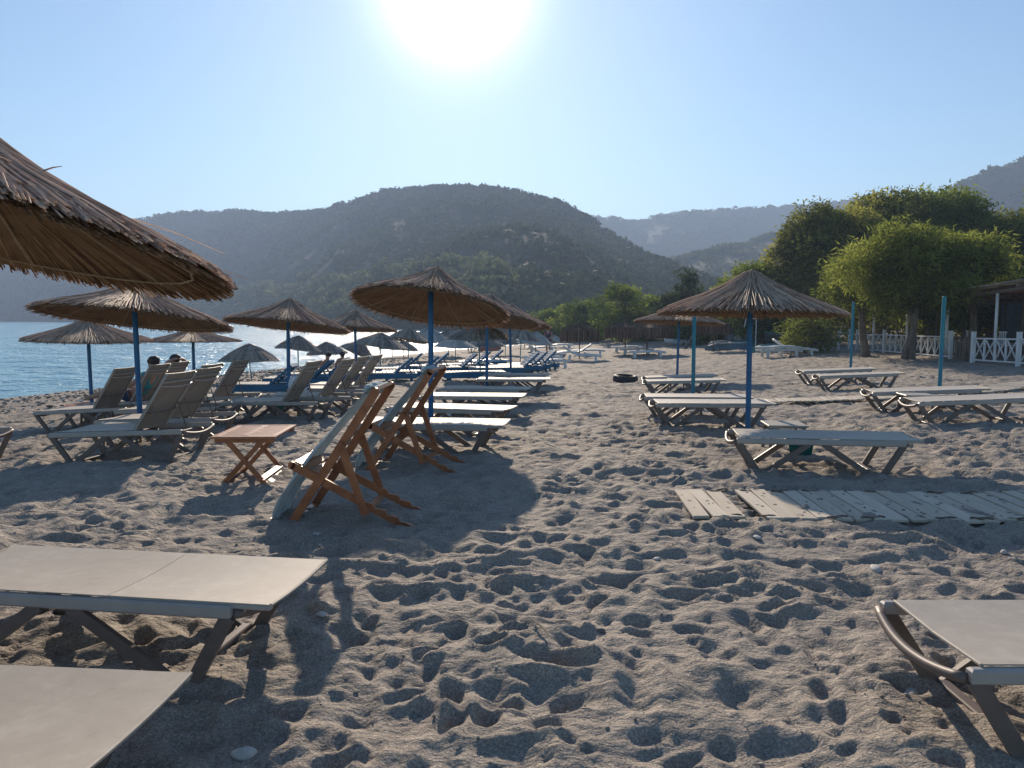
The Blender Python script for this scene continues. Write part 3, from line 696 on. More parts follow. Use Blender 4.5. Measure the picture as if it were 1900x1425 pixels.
# x, y, radius, rim z, apex z (world), kind, tilt x, tilt y, label
WU = [
 (-9.12,27,1.0,.16,.68,0,4,0,'grey dome-shaped woven umbrella on a leaning teal pole, nearest the water at left'),
 (-9.67,35,1.0,.22,.78,1,7,3,'small woven umbrella just right of the thick blue pole, out by the water'),
 (-9.07,38,.98,-.12,.40,0,0,0,'low woven umbrella above the seated bather'),
 (-8.22,41,.98,-.25,.38,1,22,6,'sharply tilted woven umbrella right of the seated bather'),
 (-4.94,29,1.05,.57,1.02,0,6,2,'wide flat woven umbrella in front of the glittering water, right of the tilted small one'),
 (-5.1,38,1.0,.55,1.10,1,6,8,'woven umbrella with a ragged dark underside against the glitter'),
 (-4.3,40,1.06,.45,1.12,2,2,0,'tall pale woven umbrella just left of the big blue centre pole'),
 (-3.6,44,.98,.32,.92,0,3,0,'grey woven umbrella peeking out right of the big blue centre pole'),
 (-2.78,38,1.05,.20,.64,2,2,0,'pale woven umbrella low against the bright water, right of the centre pole'),
 (-1.0,25,1.08,.98,1.42,0,4,-2,'broad woven umbrella beneath the overlapping central trio'),
 (.34,33,.85,.73,1.18,0,5,0,'woven umbrella seen just right of the dark blue pole of the central trio'),
 (1.13,37,.85,.40,.92,2,5,0,'pale woven umbrella at the right end of the woven group'),
 (-1.32,42,1.0,.10,.55,0,3,0,'small woven umbrella between the two central blue poles'),
 (-.4,46,.98,.08,.58,0,-3,0,'distant woven umbrella behind the broad one under the central trio'),
 (-7.6,49,.9,-.3,.15,0,0,0,'tiny distant woven umbrella low over the glitter at left'),
 (-6.6,47,.9,-.28,.20,1,5,0,'tiny distant woven umbrella over the glitter, below the ragged one'),
 (2.3,52,.75,-.05,.40,0,3,0,'tiny woven umbrella at the far right of the woven group, near the tree line'),
 (-2.4,50,.9,-.25,.15,2,0,0,'tiny pale woven umbrella far along the waterline'),
 (3.2,58,.7,-.15,.30,2,3,0,'farthest pale woven umbrella before the dark hedge'),
 (.9,56,.75,-.2,.22,0,3,0,'far grey woven umbrella before the bend of the shore'),
]
for (x, y, rad, rim, ap, k, tx, ty, lab) in WU:
    u = woven_clone(k); g = gz(x, y); u.location = (x, y, g - .01); tag(u, lab, 'umbrella', 'woven umbrellas along the water')
    c = child(u, 'canopy'); c.location = (0, 0, rim - g + .03); c.scale = (rad, rad, (ap-rim)/.52)
    c.rotation_euler = (Euler((-R(ty), R(tx), 0)).to_matrix() @ Euler((0, 0, R(rnd.uniform(0, 360)))).to_matrix()).to_euler()
    p = child(u, 'pole'); p.scale = (1, 1, (ap - g - .03)/1.5)
    u.rotation_euler = (0, R(rnd.uniform(-3, 3) if y > 28 else -4), 0)

# brushwood umbrellas with a hanging skirt
def make_skirt():
    root = empty('skirted_umbrella'); b = MB(); b.tube([(0,0,-.2),(0,0,1.75)], .03, 10); b.build('pole', M['trunk'], root, smooth=True)
    P, Q = cone_sheet(1.0, .36, 0, n=40, th=.05, wob=.03); c = mesh_np('canopy', P, Q, M['skirt'], root, tint=np.random.RandomState(2).rand(len(P))); c.location = (0,0,1.5)
    q = np.random.RandomState(9); b = MB()
    A = reeds(520, 1.0, .38, 44, (.02,.4), (.95,1.06), (.02,.035), (.0,.05), nseg=3)
    o = mesh_np('brushwood_cover', A[0], [A[1], A[2]], M['skirt'], c, tint=A[3]); tag(o, kind='stuff')
    for k in range(520):
        t = q.rand()*6.283; r = 1.0+.05*q.randn()*.5; l = .36+.20*q.rand()**.7; a = .025
        x0, y0 = r*math.cos(t), r*math.sin(t); r2 = r*(1+.05*q.randn()*.5)
        b.bar((x0, y0, .05+.03*q.rand()), (r2*math.cos(t+.02*q.randn()), r2*math.sin(t+.02*q.randn()), -l), .03, .012, up=(math.cos(t), math.sin(t), 0), tint=q.rand())
    o = b.build('hanging_skirt', M['skirt'], c); tag(o, kind='stuff')
    b = MB(); b.tube([(0,0,.33),(0,0,.46),(0,0,.50)], [.10,.07,.02], 8); b.build('top_knot', M['skirt'], c)
    return root
sk0 = make_skirt(); skt = snapshot_later(sk0)
for i, (x, y, s, lab) in enumerate([(3.51,40.26,.98,'dark brushwood umbrella with a hanging skirt, standing alone left of the others'),(7.37,42.26,1.35,'larger brushwood umbrella with a hanging skirt, right of the overlapping pair'),(6.58,44.97,1.15,'brushwood umbrella with a hanging skirt, left one of the overlapping pair'),(11.33,43.57,.95,'dark skirted brushwood umbrella close to the upturned boats')]):
    u = sk0 if i == 0 else clone(skt); u.location = (x, y, zbase(x, y)); u.scale = (s, s, 1.0); tag(u, lab, 'umbrella', 'brushwood umbrellas with hanging skirts')
    u.rotation_euler = (0, 0, R(70*i))

# ================================================================== LOUNGERS
def make_lounger(raised):
    """local x: -0.97 foot end with its curved bar, +0.97 backrest end; hinge at 0.15"""
    root = empty('sun_lounger'); hz_ = .335; w = .325
    hx, fx = -.85, .80; hinge = .20
    for s in (-1, 1):
        b = MB(); b.box(((hx+fx)/2, s*w, hz_), (fx-hx, .040, .058), bev=.009); b.build('side_rail', M['rail'], root)
        b = MB(); b.bar((hx+.02, s*w, hz_-.01), (-.60, s*(w-.02), -.03), .028, .062, up=(1,0,0)); b.build('leg', M['frame'], root)
        b = MB(); b.bar((fx-.02, s*w, hz_-.02), (.58, s*(w-.02), -.03), .028, .062, up=(1,0,0)); b.build('leg', M['frame'], root)
        b = MB(); b.bar((-.13, s*(w-.004), hz_-.02), (-.58, s*(w-.02), -.01), .026, .056, up=(0,0,1)); b.build('brace', M['frame'], root)
        b = MB(); b.bar((.02, s*(w-.004), hz_-.02), (.50, s*(w-.02), -.01), .026, .056, up=(0,0,1)); b.build('brace', M['frame'], root)
    for xx in (-.585, .54):
        b = MB(); b.box((xx, 0, .012), (.05, 2*w-.06, .026), bev=.006); b.build('floor_bar', M['frame'], root)
    for ex, sg in ((hx, -1), (fx, 1)):
        b = MB(); pts = [(ex + sg*(.012+.035*(1-t*t)), t*w, hz_ - .008 - .045*(1-t*t)) for t in np.linspace(-1, 1, 15)]
        n0 = len(pts)
        for p0, p1 in zip(pts[:-1], pts[1:]):
            pass
        b.tube(pts, .021, 8); b.build('end_bar', M['frame'], root, smooth=True)
    for xx, zz in ((.60,-.035),(-.20,-.035)): b = MB(); b.box((xx, 0, hz_+zz), (.035, 2*w-.05, .03), bev=.006); b.build('cross_member', M['frame'], root)
    def sling(x0, x1, n=14):
        g = np.zeros((n, 9, 3))
        for i, x in enumerate(np.linspace(x0, x1, n)):
            for j, y in enumerate(np.linspace(-w+.010, w-.010, 9)):
                yy = y/(w-.010); g[i,j] = (x, y, hz_+.036 - .012*(1-yy*yy))
        return g
    b = MB(); b.sheet(sling(-.80, hinge+.002), .005); s = b.build('seat_sling', M['fabric'], root, smooth=True)
    b = MB(); b.tube([(-.80, -w+.012, hz_+.034), (-.80, 0, hz_+.024), (-.80, w-.012, hz_+.034)], .007, 6); b.build('hem', M['fabric'], s)
    L = .77; ww = w-.022
    br = MB(); br.box((L-.10, 0, -.014), (.024, 2*ww-.03, .016)); bf = br.build('backrest_frame', M['rail'], root); bf.location = (hinge, 0, hz_+.024)
    for sy in (-1, 1): b = MB(); b.box((L/2, sy*ww, -.002), (L, .026, .026), bev=.006); b.build('backrest_rail', M['rail'], bf)
    g = np.zeros((12, 9, 3))
    for i, x in enumerate(np.linspace(.006, L+.004, 12)):
        for j, y in enumerate(np.linspace(-ww-.012, ww+.012, 9)):
            yy = y/(ww+.012); g[i,j] = (x, y, .0125 - .012*(1-yy*yy))
    b = MB(); b.sheet(g, .005); bs = b.build('backrest_sling', M['shaded_fabric' if raised else 'fabric'], bf, smooth=True)
    b = MB(); pts = [(L+.002, ty*(ww+.010), .0125-.012*(1-ty*ty)) for ty in np.linspace(-1,1,7)]; b.tube(pts, .008, 6); b.build('backrest_hem', M['fabric'], bf)
    b = MB(); pts = [(L-.14, ty*(ww-.01), -.03 - .035*(1-ty*ty)) for ty in np.linspace(-1, 1, 9)]; b.tube(pts, .010, 6); b.build('curved_stay', M['rail'], bf)
    b = MB(); pts = [(.26, ty*(ww-.01), -.02 - .03*(1-ty*ty)) for ty in np.linspace(-1, 1, 9)]; b.tube(pts, .010, 6); b.build('curved_stay', M['frame'], bf)
    if raised:
        a = R(54); bf.rotation_euler = (0, -a, 0)
        for sy in (-1, 1):
            b = MB(); b.tube([(hinge + .34*math.cos(a)+.02, sy*(ww-.04), hz_+.02+.34*math.sin(a)), (hinge+.30, sy*(ww-.04), hz_-.02)], .009, 6); b.build('prop_rod', M['frame'], root)
    return root
lf = make_lounger(False); lr = make_lounger(True); TF, TR = snapshot_later(lf), snapshot_later(lr)
first = {False: True, True: True}
def place_lounger(x, y, rot, raised, label, dz=0, pitch=0, roll=0):
    if first[raised]: o = lr if raised else lf; first[raised] = False
    else: o = clone(TR if raised else TF)
    # tilt to follow the ground
    c, s = math.cos(R(rot)), math.sin(R(rot)); za = gz(x+c*.6, y+s*.6); zb = gz(x-c*.6, y-s*.6)
    o.location = (x, y, (za+zb)/2 + dz + .0); o.rotation_euler = (R(roll), -math.atan2(za-zb, 1.2) + R(pitch), R(rot))
    tag(o, label, 'sun lounger', 'raised taupe sun loungers' if raised else 'flat taupe sun loungers'); return o
FL = [
 (-1.95,3.68,-8.5,'flat sun lounger at left foreground, second from the bottom, cut by the left edge'),
 (-2.11,2.36,-5,'flat sun lounger cut off by the bottom left corner, nearest of all'),
 (2.47,2.97,0,'flat sun lounger cut off by the right edge, its curved end bar in view'),
 (3.21,8.12,-8,'flat sun lounger standing over the teal bin, beside the small table at right'),
 (3.08,12.11,-3,'front one of the two flat loungers beside the bare blue pole'),
 (3.13,13.34,-6,'rear lounger of the two beside the bare blue pole, table set against it'),
 (3.99,18.10,-3,'front one of the two flat loungers next to the black tyre'),
 (4.27,19.85,-3,'rear one of the two flat loungers next to the black tyre'),
 (8.25,19.75,-6,'rear one of the two flat loungers at the bare teal pole below the tamarisks'),
 (7.87,17.65,-10,'front one of the two flat loungers at the bare teal pole below the tamarisks'),
 (6.94,13.06,-10,'rear one of the two flat loungers just before the plank path at right'),
 (6.73,11.30,-5,'front one of the two flat loungers at right, cut by the picture edge'),
 (-1.02,9.23,-9,'sunlit flat lounger directly behind the deck chairs, shadow of the blue pole across it'),
 (-0.93,11.26,-19,'flat lounger half shaded, just beyond the blue pole of the tilted umbrella'),
 (-0.74,13.58,-8,'flat lounger in front of the small table in the second central pair'),
 (-0.60,15.48,-10,'rear flat lounger of the second central pair, behind the small table'),
 (-0.03,19.03,-4,'front flat lounger of the third central pair, blue pole at its left'),
 (0.07,21.25,-6,'rear flat lounger of the third central pair, by the blue wooden chaises'),
]
for x, y, r_, lab in FL: place_lounger(x, y, r_, False, lab)
RL = [
 (-4.44,9.05,-8,'raised sun lounger nearest the camera at left, wide backrest beside the blue pole'),
 (-4.62,10.35,-8,'raised sun lounger directly behind the nearest raised one at left'),
 (-6.93,12.8,-8,'raised sun lounger standing left of the blue pole, at the pebble strip'),
 (-6.92,14.0,-8,'raised sun lounger with a dark-haired person in teal on it'),
 (-5.2,12.0,-8,'raised sun lounger third behind the nearest at left, its backrest just showing'),
 (-5.5,14.1,-8,'raised sun lounger standing apart right of the others, low blue chaise behind it'),
 (-3.82,12.6,-8,'raised sun lounger over the teal bin, middle of the picture left of the deck chairs'),
 (-3.52,13.75,-9,'raised sun lounger with a very dark backrest, blue and white bag beside it'),
 (-3.6,15.6,-9,'left one of the two narrow raised backrests near the top of the first deck chair'),
 (-3.55,16.9,-9,'right one of the two narrow raised backrests near the top of the first deck chair'),
 (-7.15,15.4,-8,'raised sun lounger farthest towards the water, under the person with hands behind the head'),
 (-7.3,9.7,-5,'sun lounger cut off by the left edge, only the tip of its end bar showing'),
]
for x, y, r_, lab in RL: place_lounger(x, y, r_, True, lab)

# small tables between loungers
def make_side_table():
    root = empty('side_table')
    b = MB(); b.box((0,0,.33), (.46,.46,.022), bev=.008); b.box((0,0,.312), (.42,.42,.02)); b.build('table_top', M['frame2'], root)
    for sx in (-1,1):
        for sy in (-1,1): b = MB(); b.bar((sx*.185, sy*.185, .305), (sx*.20, sy*.20, 0), .032, .032, up=(0,1,0)); b.build('leg', M['frame'], root)
    for sy in (-1,1): b = MB(); b.box((0, sy*.19, .27), (.36,.018,.035)); b.build('apron', M['frame'], root)
    return root
M['frame2'] = simple('sand_plastic', (.36,.32,.265), (.44,.395,.33), 8, .45, .05, .001)
st0 = make_side_table(); stt = snapshot_later(st0)
for i, (x, y, r_, lab) in enumerate([(3.29,9.28,-6,'small taupe table just behind the lounger with the teal bin'),(-1.47,11.42,-12,'sunlit small table between the two nearest central loungers, behind the deck chair'),(-0.88,16.34,-8,'small table between the loungers of the second central pair'),(-0.28,22.62,-5,'small table between the loungers of the third central pair'),(3.05,13.34,-3,'small table between the loungers beside the bare blue pole'),(4.14,19.30,-3,'small table between the two loungers next to the black tyre'),(6.57,12.52,-8,'small table between the two loungers before the plank path'),(-7.35,13.62,8,'small table at the foot of the leftmost raised loungers, close to the pebbles'),(-3.92,13.39,20,'small reddish-lit table between the loungers over the teal bin'),(-5.16,10.14,20,'small table squeezed between the two nearest raised loungers')]):
    o = st0 if i == 0 else clone(stt); o.location = (x, y, gz(x, y)); o.rotation_euler = (0,0,R(r_)); tag(o, lab, 'table', 'small tables between the loungers')

# teal bins and a white bucket under the loungers
def make_bin():
    b = MB(); n = 4
    def ring(hw, z): return [(sx*hw, sy*hw*.85, z) for sx, sy in ((-1,-1),(1,-1),(1,1),(-1,1))]
    P = ring(.11,0)+ring(.145,.25)+ring(.165,.255)+ring(.165,.275)+ring(.135,.27)+ring(.10,.02)
    Q = [(3,2,1,0)] + [(k*4+i, k*4+(i+1)%4, (k+1)*4+(i+1)%4, (k+1)*4+i) for k in range(5) for i in range(4)] + [(20,21,22,23)]
    b.add(P, Q=Q); return b
b0 = make_bin().build('waste_bin', M['bin'])
for i, (x, y, r_, lab) in enumerate([(3.41,9.01,-25,'teal square bin under the flat lounger at right, tipped a little'),(4.26,21.74,10,'teal bin under the pair of loungers next to the black tyre'),(3.44,14.66,15,'teal bin under the loungers beside the bare blue pole'),(-3.90,18.59,12,'teal bin under the narrow raised loungers near the centre'),(-4.38,14.36,20,'teal bin in shade under the middle raised lounger')]):
    o = b0 if i == 0 else b0.copy()
    if i: COL.objects.link(o)
    o.location = (x, y, gz(x, y)-.02); o.rotation_euler = (R(8 if i == 0 else 0), 0, R(r_)); tag(o, lab, 'bin', 'teal bins under the loungers')
b = MB(); b.lathe([(.001,0),(.11,0),(.14,.22),(.15,.225),(.15,.245),(.135,.24),(.105,.02),(.001,.02)], 20); o = b.build('bucket', M['whiteplastic'], smooth=False); o.location = (-1.15,13.0,gz(-1.15,13.0)-.01)
tag(o, 'off-white bucket in the shade under the second central lounger pair', 'bucket')

# ================================================================== BLUE WOODEN CHAISES
def make_chaise(raised):
    root = empty('wooden_chaise')
    for s in (-1, 1):
        b = MB(); b.box((0, s*.32, .22), (1.9, .04, .17), bev=.006); b.build('side_board', M['bluewood'], root)
        for xx in (-.78, .80): b = MB(); b.box((xx, s*.28, .11), (.075,.06,.22)); b.build('leg', M['bluewood'], root)
    b = MB(); b.box((.93, 0, .22), (.035,.60,.15)); b.box((-.93, 0, .22), (.035,.60,.15)); b.build('end_board', M['bluewood'], root)
    for k in range(11 if raised else 17):
        x = .88 - k*.108; b = MB(); b.box((x, 0, .312), (.082,.70,.018)); b.build('slat', M['palewood'], root)
    if raised:
        L = .68; bf = MB(); bf.box((-L+.03, 0, -.015), (.05,.50,.04)); f_ = bf.build('backrest_frame', M['bluewood'], root); f_.location = (-.30,0,.32); f_.rotation_euler = (0, R(40), 0)
        for sy in (-1,1): b = MB(); b.box((-L/2, sy*.27, -.015), (L,.05,.055)); b.build('backrest_rail', M['bluewood'], f_)
        for k in range(6): b = MB(); b.box((-.06-k*.115, 0, .022), (.082,.60,.018)); b.build('slat', M['bluewood'], f_)
        for sy in (-1,1): b = MB(); b.bar((-.62, sy*.25, .55), (-.80, sy*.25, .28), .035,.045, up=(0,1,0)); b.build('prop', M['bluewood'], root)
    return root
cr = make_chaise(True); cf = make_chaise(False); TCR, TCF = snapshot_later(cr), snapshot_later(cf); fst = {True: True, False: True}
for x, y, r_, ra, lab in [
 (-6.05,18.58,180,True,'long blue wooden chaise with pale slats, closest to the pebble strip, behind the raised loungers'),
 (-5.67,20.76,180,True,'blue wooden chaise beside the thick blue pole, slatted back up'),
 (-5.70,22.95,184,True,'blue wooden chaise with raised slatted back left of the seated bather'),
 (-5.33,24.58,184,True,'blue wooden chaise the bather sits beside'),
 (-4.70,25.84,184,False,'flat blue wooden chaise right of the seated bather'),
 (-3.97,27.06,182,True,'blue wooden chaise with its back up by the leaning dark poles'),
 (-3.82,23.23,189,True,'blue wooden chaise left of the first deck chair top'),
 (-3.13,24.23,189,True,'blue wooden chaise just above the top of the first deck chair'),
 (-3.10,27.72,187,True,'blue wooden chaise further back between the two deck chair tops'),
 (-2.06,26.74,194,True,'blue wooden chaise with raised back right of the big blue centre pole'),
 (-1.67,29.09,194,True,'blue wooden chaise leaning up behind the one right of the centre pole'),
 (-1.21,31.46,189,True,'blue wooden chaise farthest back in front of the red tent'),
 (-1.16,23.70,12,False,'flat blue chaise with pale slats at the left end of the third central pair'),
 (-0.55,26.42,8,False,'flat blue chaise with pale slats lying behind the third central pair'),
 (0.10,27.72,199,True,'left blue chaise of the bright blue cluster right of the dark pole'),
 (0.44,28.74,199,True,'middle blue chaise of the bright blue cluster right of the dark pole'),
 (0.83,29.86,199,True,'right blue chaise of the bright blue cluster beside the white lounger')]:
    if fst[ra]: o = cr if ra else cf; fst[ra] = False
    else: o = clone(TCR if ra else TCF)
    o.location = (x, y, gz(x, y)); o.rotation_euler = (0,0,R(r_)); tag(o, lab, 'chaise', 'blue wooden chaises with slatted backs')

# white plastic loungers
def make_plastic(raised):
    root = empty('plastic_lounger'); b = MB(); g = np.zeros((16,7,3))
    for i, t in enumerate(np.linspace(0,1,16)):
        x = -.95+1.9*t; z = .34 + (.10*math.sin((t-.3)*5) if t > .3 else -.02) * .35
        if raised and t < .35: z += (.35-t)*1.3
        for j, y in enumerate(np.linspace(-.3,.3,7)): g[i,j] = (x, y, z - .02*(1-(y/.3)**2))
    b.sheet(g, .03); b.build('seat_shell', M['whiteplastic'], root, smooth=True)
    for s in (-1,1):
        b = MB(); pts = [tuple(g[i, 0 if s < 0 else 6] - np.array([0,0,.05])) for i in range(0,16,3)]; b.tube(pts, .035, 6); b.build('side_rim', M['whiteplastic'], root)
        for xx in (-.6,.65): b = MB(); b.bar((xx, s*.29, .32), (xx*1.06, s*.33, 0), .12,.04, up=(0,1,0)); b.build('leg', M['whiteplastic'], root)
    for k in range(5): b = MB(); b.box((-.1+k*.17, 0, .385), (.05,.5,.012)); b.build('moulded_slat', M['whiteplastic'], root)
    return root
pr = make_plastic(True); pf = make_plastic(False); TPR, TPF = snapshot_later(pr), snapshot_later(pf); fst = {True: True, False: True}
for x, y, r_, ra, dz, lab in [
 (1.43,31.46,30,False,0,'white plastic lounger just right of the bright blue chaise cluster'),
 (1.38,35.84,15,False,0,'white plastic lounger farther behind the blue chaise cluster'),
 (1.83,40.26,10,True,0,'white plastic lounger near the small black tyre in the distance'),
 (3.47,38.22,-5,True,0,'nearest white lounger below the lone skirted umbrella'),
 (3.44,42.93,175,True,0,'left white lounger below the lone skirted umbrella'),
 (4.45,44.96,-6,False,0,'rear white lounger below the lone skirted umbrella'),
 (6.92,39.71,-3,False,0,'front flat white lounger below the pair of skirted umbrellas'),
 (7.03,43.82,-3,False,0,'middle flat white lounger below the pair of skirted umbrellas'),
 (7.02,47.29,-3,False,0,'rear flat white lounger below the pair of skirted umbrellas'),
 (11.87,34.40,4,False,0,'bottom white lounger of the stack left of the yellow-green bush'),
 (11.87,34.40,4,False,.14,'top white lounger of the stack left of the yellow-green bush'),
 (12.87,35.17,-12,True,-.02,'white plastic lounger at the right end of the stack, against the bush'),
 (1.9,50,5,False,0,'tiny white lounger far off before the dark hedge'),
 (3.4,55,5,False,0,'tiny white lounger farthest away, right of centre'),
 (-0.99,31.46,20,False,0,'white lounger in front of the red tent')]:
    if fst[ra]: o = pr if ra else pf; fst[ra] = False
    else: o = clone(TPR if ra else TPF)
    o.location = (x, y, gz(x, y)+dz); o.rotation_euler = (0,0,R(r_)); tag(o, lab, 'sun lounger', 'white plastic sun loungers')

# ================================================================== DECK CHAIRS
def make_deck_chair():
    """local: x forward-to-back 0..0.95, y 0..0.58"""
    root = empty('deck_chair'); W_ = .56
    A0, A1 = np.array((0,0,0.)), np.array((.70,0,1.07))
    B0, B1 = np.array((.04,0,.50)), np.array((.95,0,.02))
    def pt(p, y): return (p[0], y, p[2])
    for y in (0, W_):                          # long front frame rails
        b = MB(); b.bar(pt(A0,y), pt(A1,y), .026,.062, up=(-1,0,.6)); b.tube([(A1[0], y-.013, A1[2]),(A1[0], y+.013, A1[2])], .031, 12); b.build('front_rail', M['teak'], root)
    for y in (.032, W_-.032):                  # notched base rails with rounded front ends
        b = MB(); d = (B1-B0); L = np.linalg.norm(d); d /= L; u = np.array((-d[2],0,d[0])); u = u if u[2] > 0 else -u
        prof = [(0,.030)]
        for k in range(1, 10): prof.append((L*.055*k, .030))
        for k in range(4): s0 = L*(.56+.105*k); prof += [(s0,.030),(s0+.028,.006),(s0+.07,.024)]
        prof.append((L,.026)); P = []
        for sy in (-.012,.012):
            for s_, h in prof: P.append(B0 + d*s_ + u*h + np.array((0,y+sy,0)))
            for s_, h in prof: P.append(B0 + d*s_ - u*.030 + np.array((0,y+sy,0)))
        m = len(prof); Q = []
        for i in range(m-1):
            Q += [(m+i, m+i+1, i+1, i), (2*m+i, 2*m+i+1, 3*m+i+1, 3*m+i), (i, i+1, 2*m+i+1, 2*m+i), (m+i+1, m+i, 3*m+i, 3*m+i+1)]
        Q += [(0, 2*m, 3*m, m), (m-1, 2*m-1, 4*m-1, 3*m-1)]
        b.add(P, Q=Q); b.tube([B0+np.array((0,y-.012,0)), B0+np.array((0,y+.012,0))], .030, 12); b.build('base_rail', M['teak'], root)
    C0 = A0 + (A1-A0)*.62; C1 = np.array((.615,0,.135))
    for y in (-.026, W_+.026):
        b = MB(); b.bar(pt(C0,y), pt(C1,y), .024,.055, up=(1,0,.1)); b.tube([(C0[0],y-.012,C0[2]),(C0[0],y+.012,C0[2])], .0275, 12); b.build('prop_leg', M['teak'], root)
    b = MB(); b.bar((C1[0],-.03,C1[2]+.02), (C1[0],W_+.03,C1[2]+.02), .05,.022, up=(0,0,1)); b.build('prop_crossbar', M['teak_top'], root)
    b = MB(); b.bar((B1[0]-.02,.04,B1[2]+.005), (B1[0]-.02,W_-.04,B1[2]+.005), .05,.022, up=(0,0,1)); b.build('rear_crossbar', M['teak_top'], root)
    b = MB(); b.bar((A1[0]-.01,.013,A1[2]+.012), (A1[0]-.01,W_-.013,A1[2]+.012), .05,.026, up=(-.5,0,1)); b.build('top_bar', M['teak_top'], root)
    b = MB(); b.bar((A0[0]+.05,.013,.07), (A0[0]+.05,W_-.013,.07), .05,.024, up=(0,0,1)); b.build('foot_bar', M['teak'], root)
    for k in (0,1,2):
        s_ = .045+.075*k; p = B0 + (B1-B0)*s_/np.linalg.norm(B1-B0)
        b = MB(); b.bar((p[0],.044,p[2]+.034), (p[0],W_-.044,p[2]+.034), .058,.014, up=(.5,0,1)); b.build('seat_slat', M['teak_top'], root)
    # canvas: rolled over the top bar, hanging in front of the frame, its end on the sand
    prof = [(.705,1.085),(.675,1.105),(.635,1.09),(.60,1.05),(.51,.95),(.415,.84),(.31,.72),(.205,.60),(.11,.48),(.03,.37),(-.035,.28),(-.08,.20),(-.115,.13),(-.13,.07)]
    pp = np.array(prof); ts = np.linspace(0, len(pp)-1, 40); px = np.interp(ts, np.arange(len(pp)), pp[:,0]); pz = np.interp(ts, np.arange(len(pp)), pp[:,1])
    g = np.zeros((40,15,3))
    for i in range(40):
        for j in range(15):
            t = i/39; y = .045 + (W_-.09)*j/14; yy = 2*j/14-1
            sag = .05*(1-yy*yy)*math.sin(min(1,max(0,(t-.1)*1.2))*math.pi)
            y2 = y - (.07*(t-.5) if t > .5 else 0)*(1 if j < 4 else .4)
            g[i,j] = (px[i] - sag + .012*math.sin(j*1.7+i*.35)*t, y2, pz[i] - .03*(1-yy*yy)*t + .01*math.sin(j*2.1+i*.2)*t - (.10*t**2 if j < 3 else 0)*0)
    b = MB(); b.sheet(g, .004); cv = b.build('canvas', M['canvas'], root, smooth=True)
    b = MB(); b.tube([(-.24,-.26,.02),(-.13,.50,.07)], .011, 8); b.build('dowel', M['teak_top'], cv)
    # pillow roll tied at the top
    b = MB(); n = 18; pts = []
    for k in range(n+1): pts.append((.625 - .01*math.sin(k*.6), .075+(W_-.15)*k/n, 1.075+.004*math.sin(k)))
    b.tube(pts, [.010+.036*math.sin(math.pi*min(1,max(0,(k+.6)/(n+1.2))))**.35 + .005*math.sin(k*2.3) for k in range(n+1)], 14); b.build('head_roll', M['canvas'], cv, smooth=True)
    return root
d1 = make_deck_chair(); dt = snapshot_later(d1)
d1.location = (-1.72,5.80,-.02); d1.rotation_euler = (0,0,R(-3)); tag(d1, 'nearer wooden deck chair with pale canvas hanging to the sand, beside the folding table', 'deck chair', 'wooden deck chairs')
d2 = clone(dt); d2.location = (-1.52,7.95,-.02); d2.rotation_euler = (0,0,R(-9)); tag(d2, 'farther wooden deck chair, leaning in front of the blue umbrella pole', 'deck chair', 'wooden deck chairs')

# ================================================================== FOLDING TABLE
ft = empty('folding_table', (-2.80,7.10,0), 2); tag(ft, 'reddish wooden folding table with slatted top and crossed legs left of the deck chairs', 'table')
tw_, tl_, th_ = .60,.82,.49
for y in (.03, tl_-.03): b = MB(); b.box((tw_/2, y, th_), (tw_, .055,.022), bev=.004); b.build('border_board', M['teak_top'], ft)
for x in (.03, tw_-.03): b = MB(); b.box((x, tl_/2, th_), (.055, tl_-.118,.022), bev=.004); b.build('border_board', M['teak_top'], ft)
b = MB(); b.box((tw_/2, tl_/2, th_+.002), (.07, tl_-.118,.022), bev=.004); b.build('centre_board', M['teak_top'], ft)
for k in range(12):
    y = .062 + .031 + k*(tl_-.124)/12
    for cx_ in (.1615,.4385): b = MB(); b.box((cx_, y, th_-.001), (.203,(tl_-.124)/12-.009,.018), bev=.003); b.build('slat', M['teak_top'], ft)
for y in (.055, tl_-.055): b = MB(); b.box((tw_/2, y, th_-.032), (tw_-.05,.024,.04)); b.build('apron', M['teak'], ft)
for y, o_ in ((.085,0),(.112,1),(tl_-.085,0),(tl_-.112,1)):
    b = MB()
    if o_ == 0: b.bar((.12,y,th_-.03),(.50,y,.0), .022,.045, up=(1,0,.5))
    else: b.bar((.46,y,th_-.03),(.04,y,.0), .022,.045, up=(-1,0,.5))
    b.build('leg', M['teak'], ft)
for x, z in ((.44,.085),(.485,.035)): b = MB(); b.bar((x,.06,z),(x,tl_-.06,z), .05,.016, up=(.6,0,1)); b.build('lower_slat', M['teak_top'], ft)
for x, z in ((.10,.085),(.06,.035)): b = MB(); b.bar((x,.09,z),(x,tl_-.09,z), .05,.016, up=(-.6,0,1)); b.build('lower_slat', M['teak_top'], ft)

# ================================================================== PLANK PATHS
def plank_mesh(L, w, seed):
    q = np.random.RandomState(seed); b = MB(); b.box((0,0,0), (w, L, .026), bev=.005, tint=.25+.5*q.rand()); o = b.build('plank', M['plank']); return o
pv_ = [plank_mesh(1, .127, s) for s in range(5)]
pmeshes = [o.data for o in pv_]
for o in pv_: bpy.data.objects.remove(o)
def knot_mesh():
    b = MB()
    for k in range(1): b.tube([(0,0,.0132),(0,0,.0142)], [.013,.012], 8)
    o = b.build('knot', M['knot']); m = o.data; bpy.data.objects.remove(o); return m
kmesh = knot_mesh()
def loop_mesh():
    b = MB(); pts = [(.085*math.cos(t), .022*math.sin(t), .014+.008*math.sin(2*t)) for t in np.linspace(0, 2*math.pi, 15)]; b.tube(pts, .0065, 5, cap=False)
    o = b.build('rope_loop', M['knotrope']); m = o.data; bpy.data.objects.remove(o); return m
M['knotrope'] = simple('dark_rope', (.08,.055,.04), (.17,.125,.09), 60, .9)
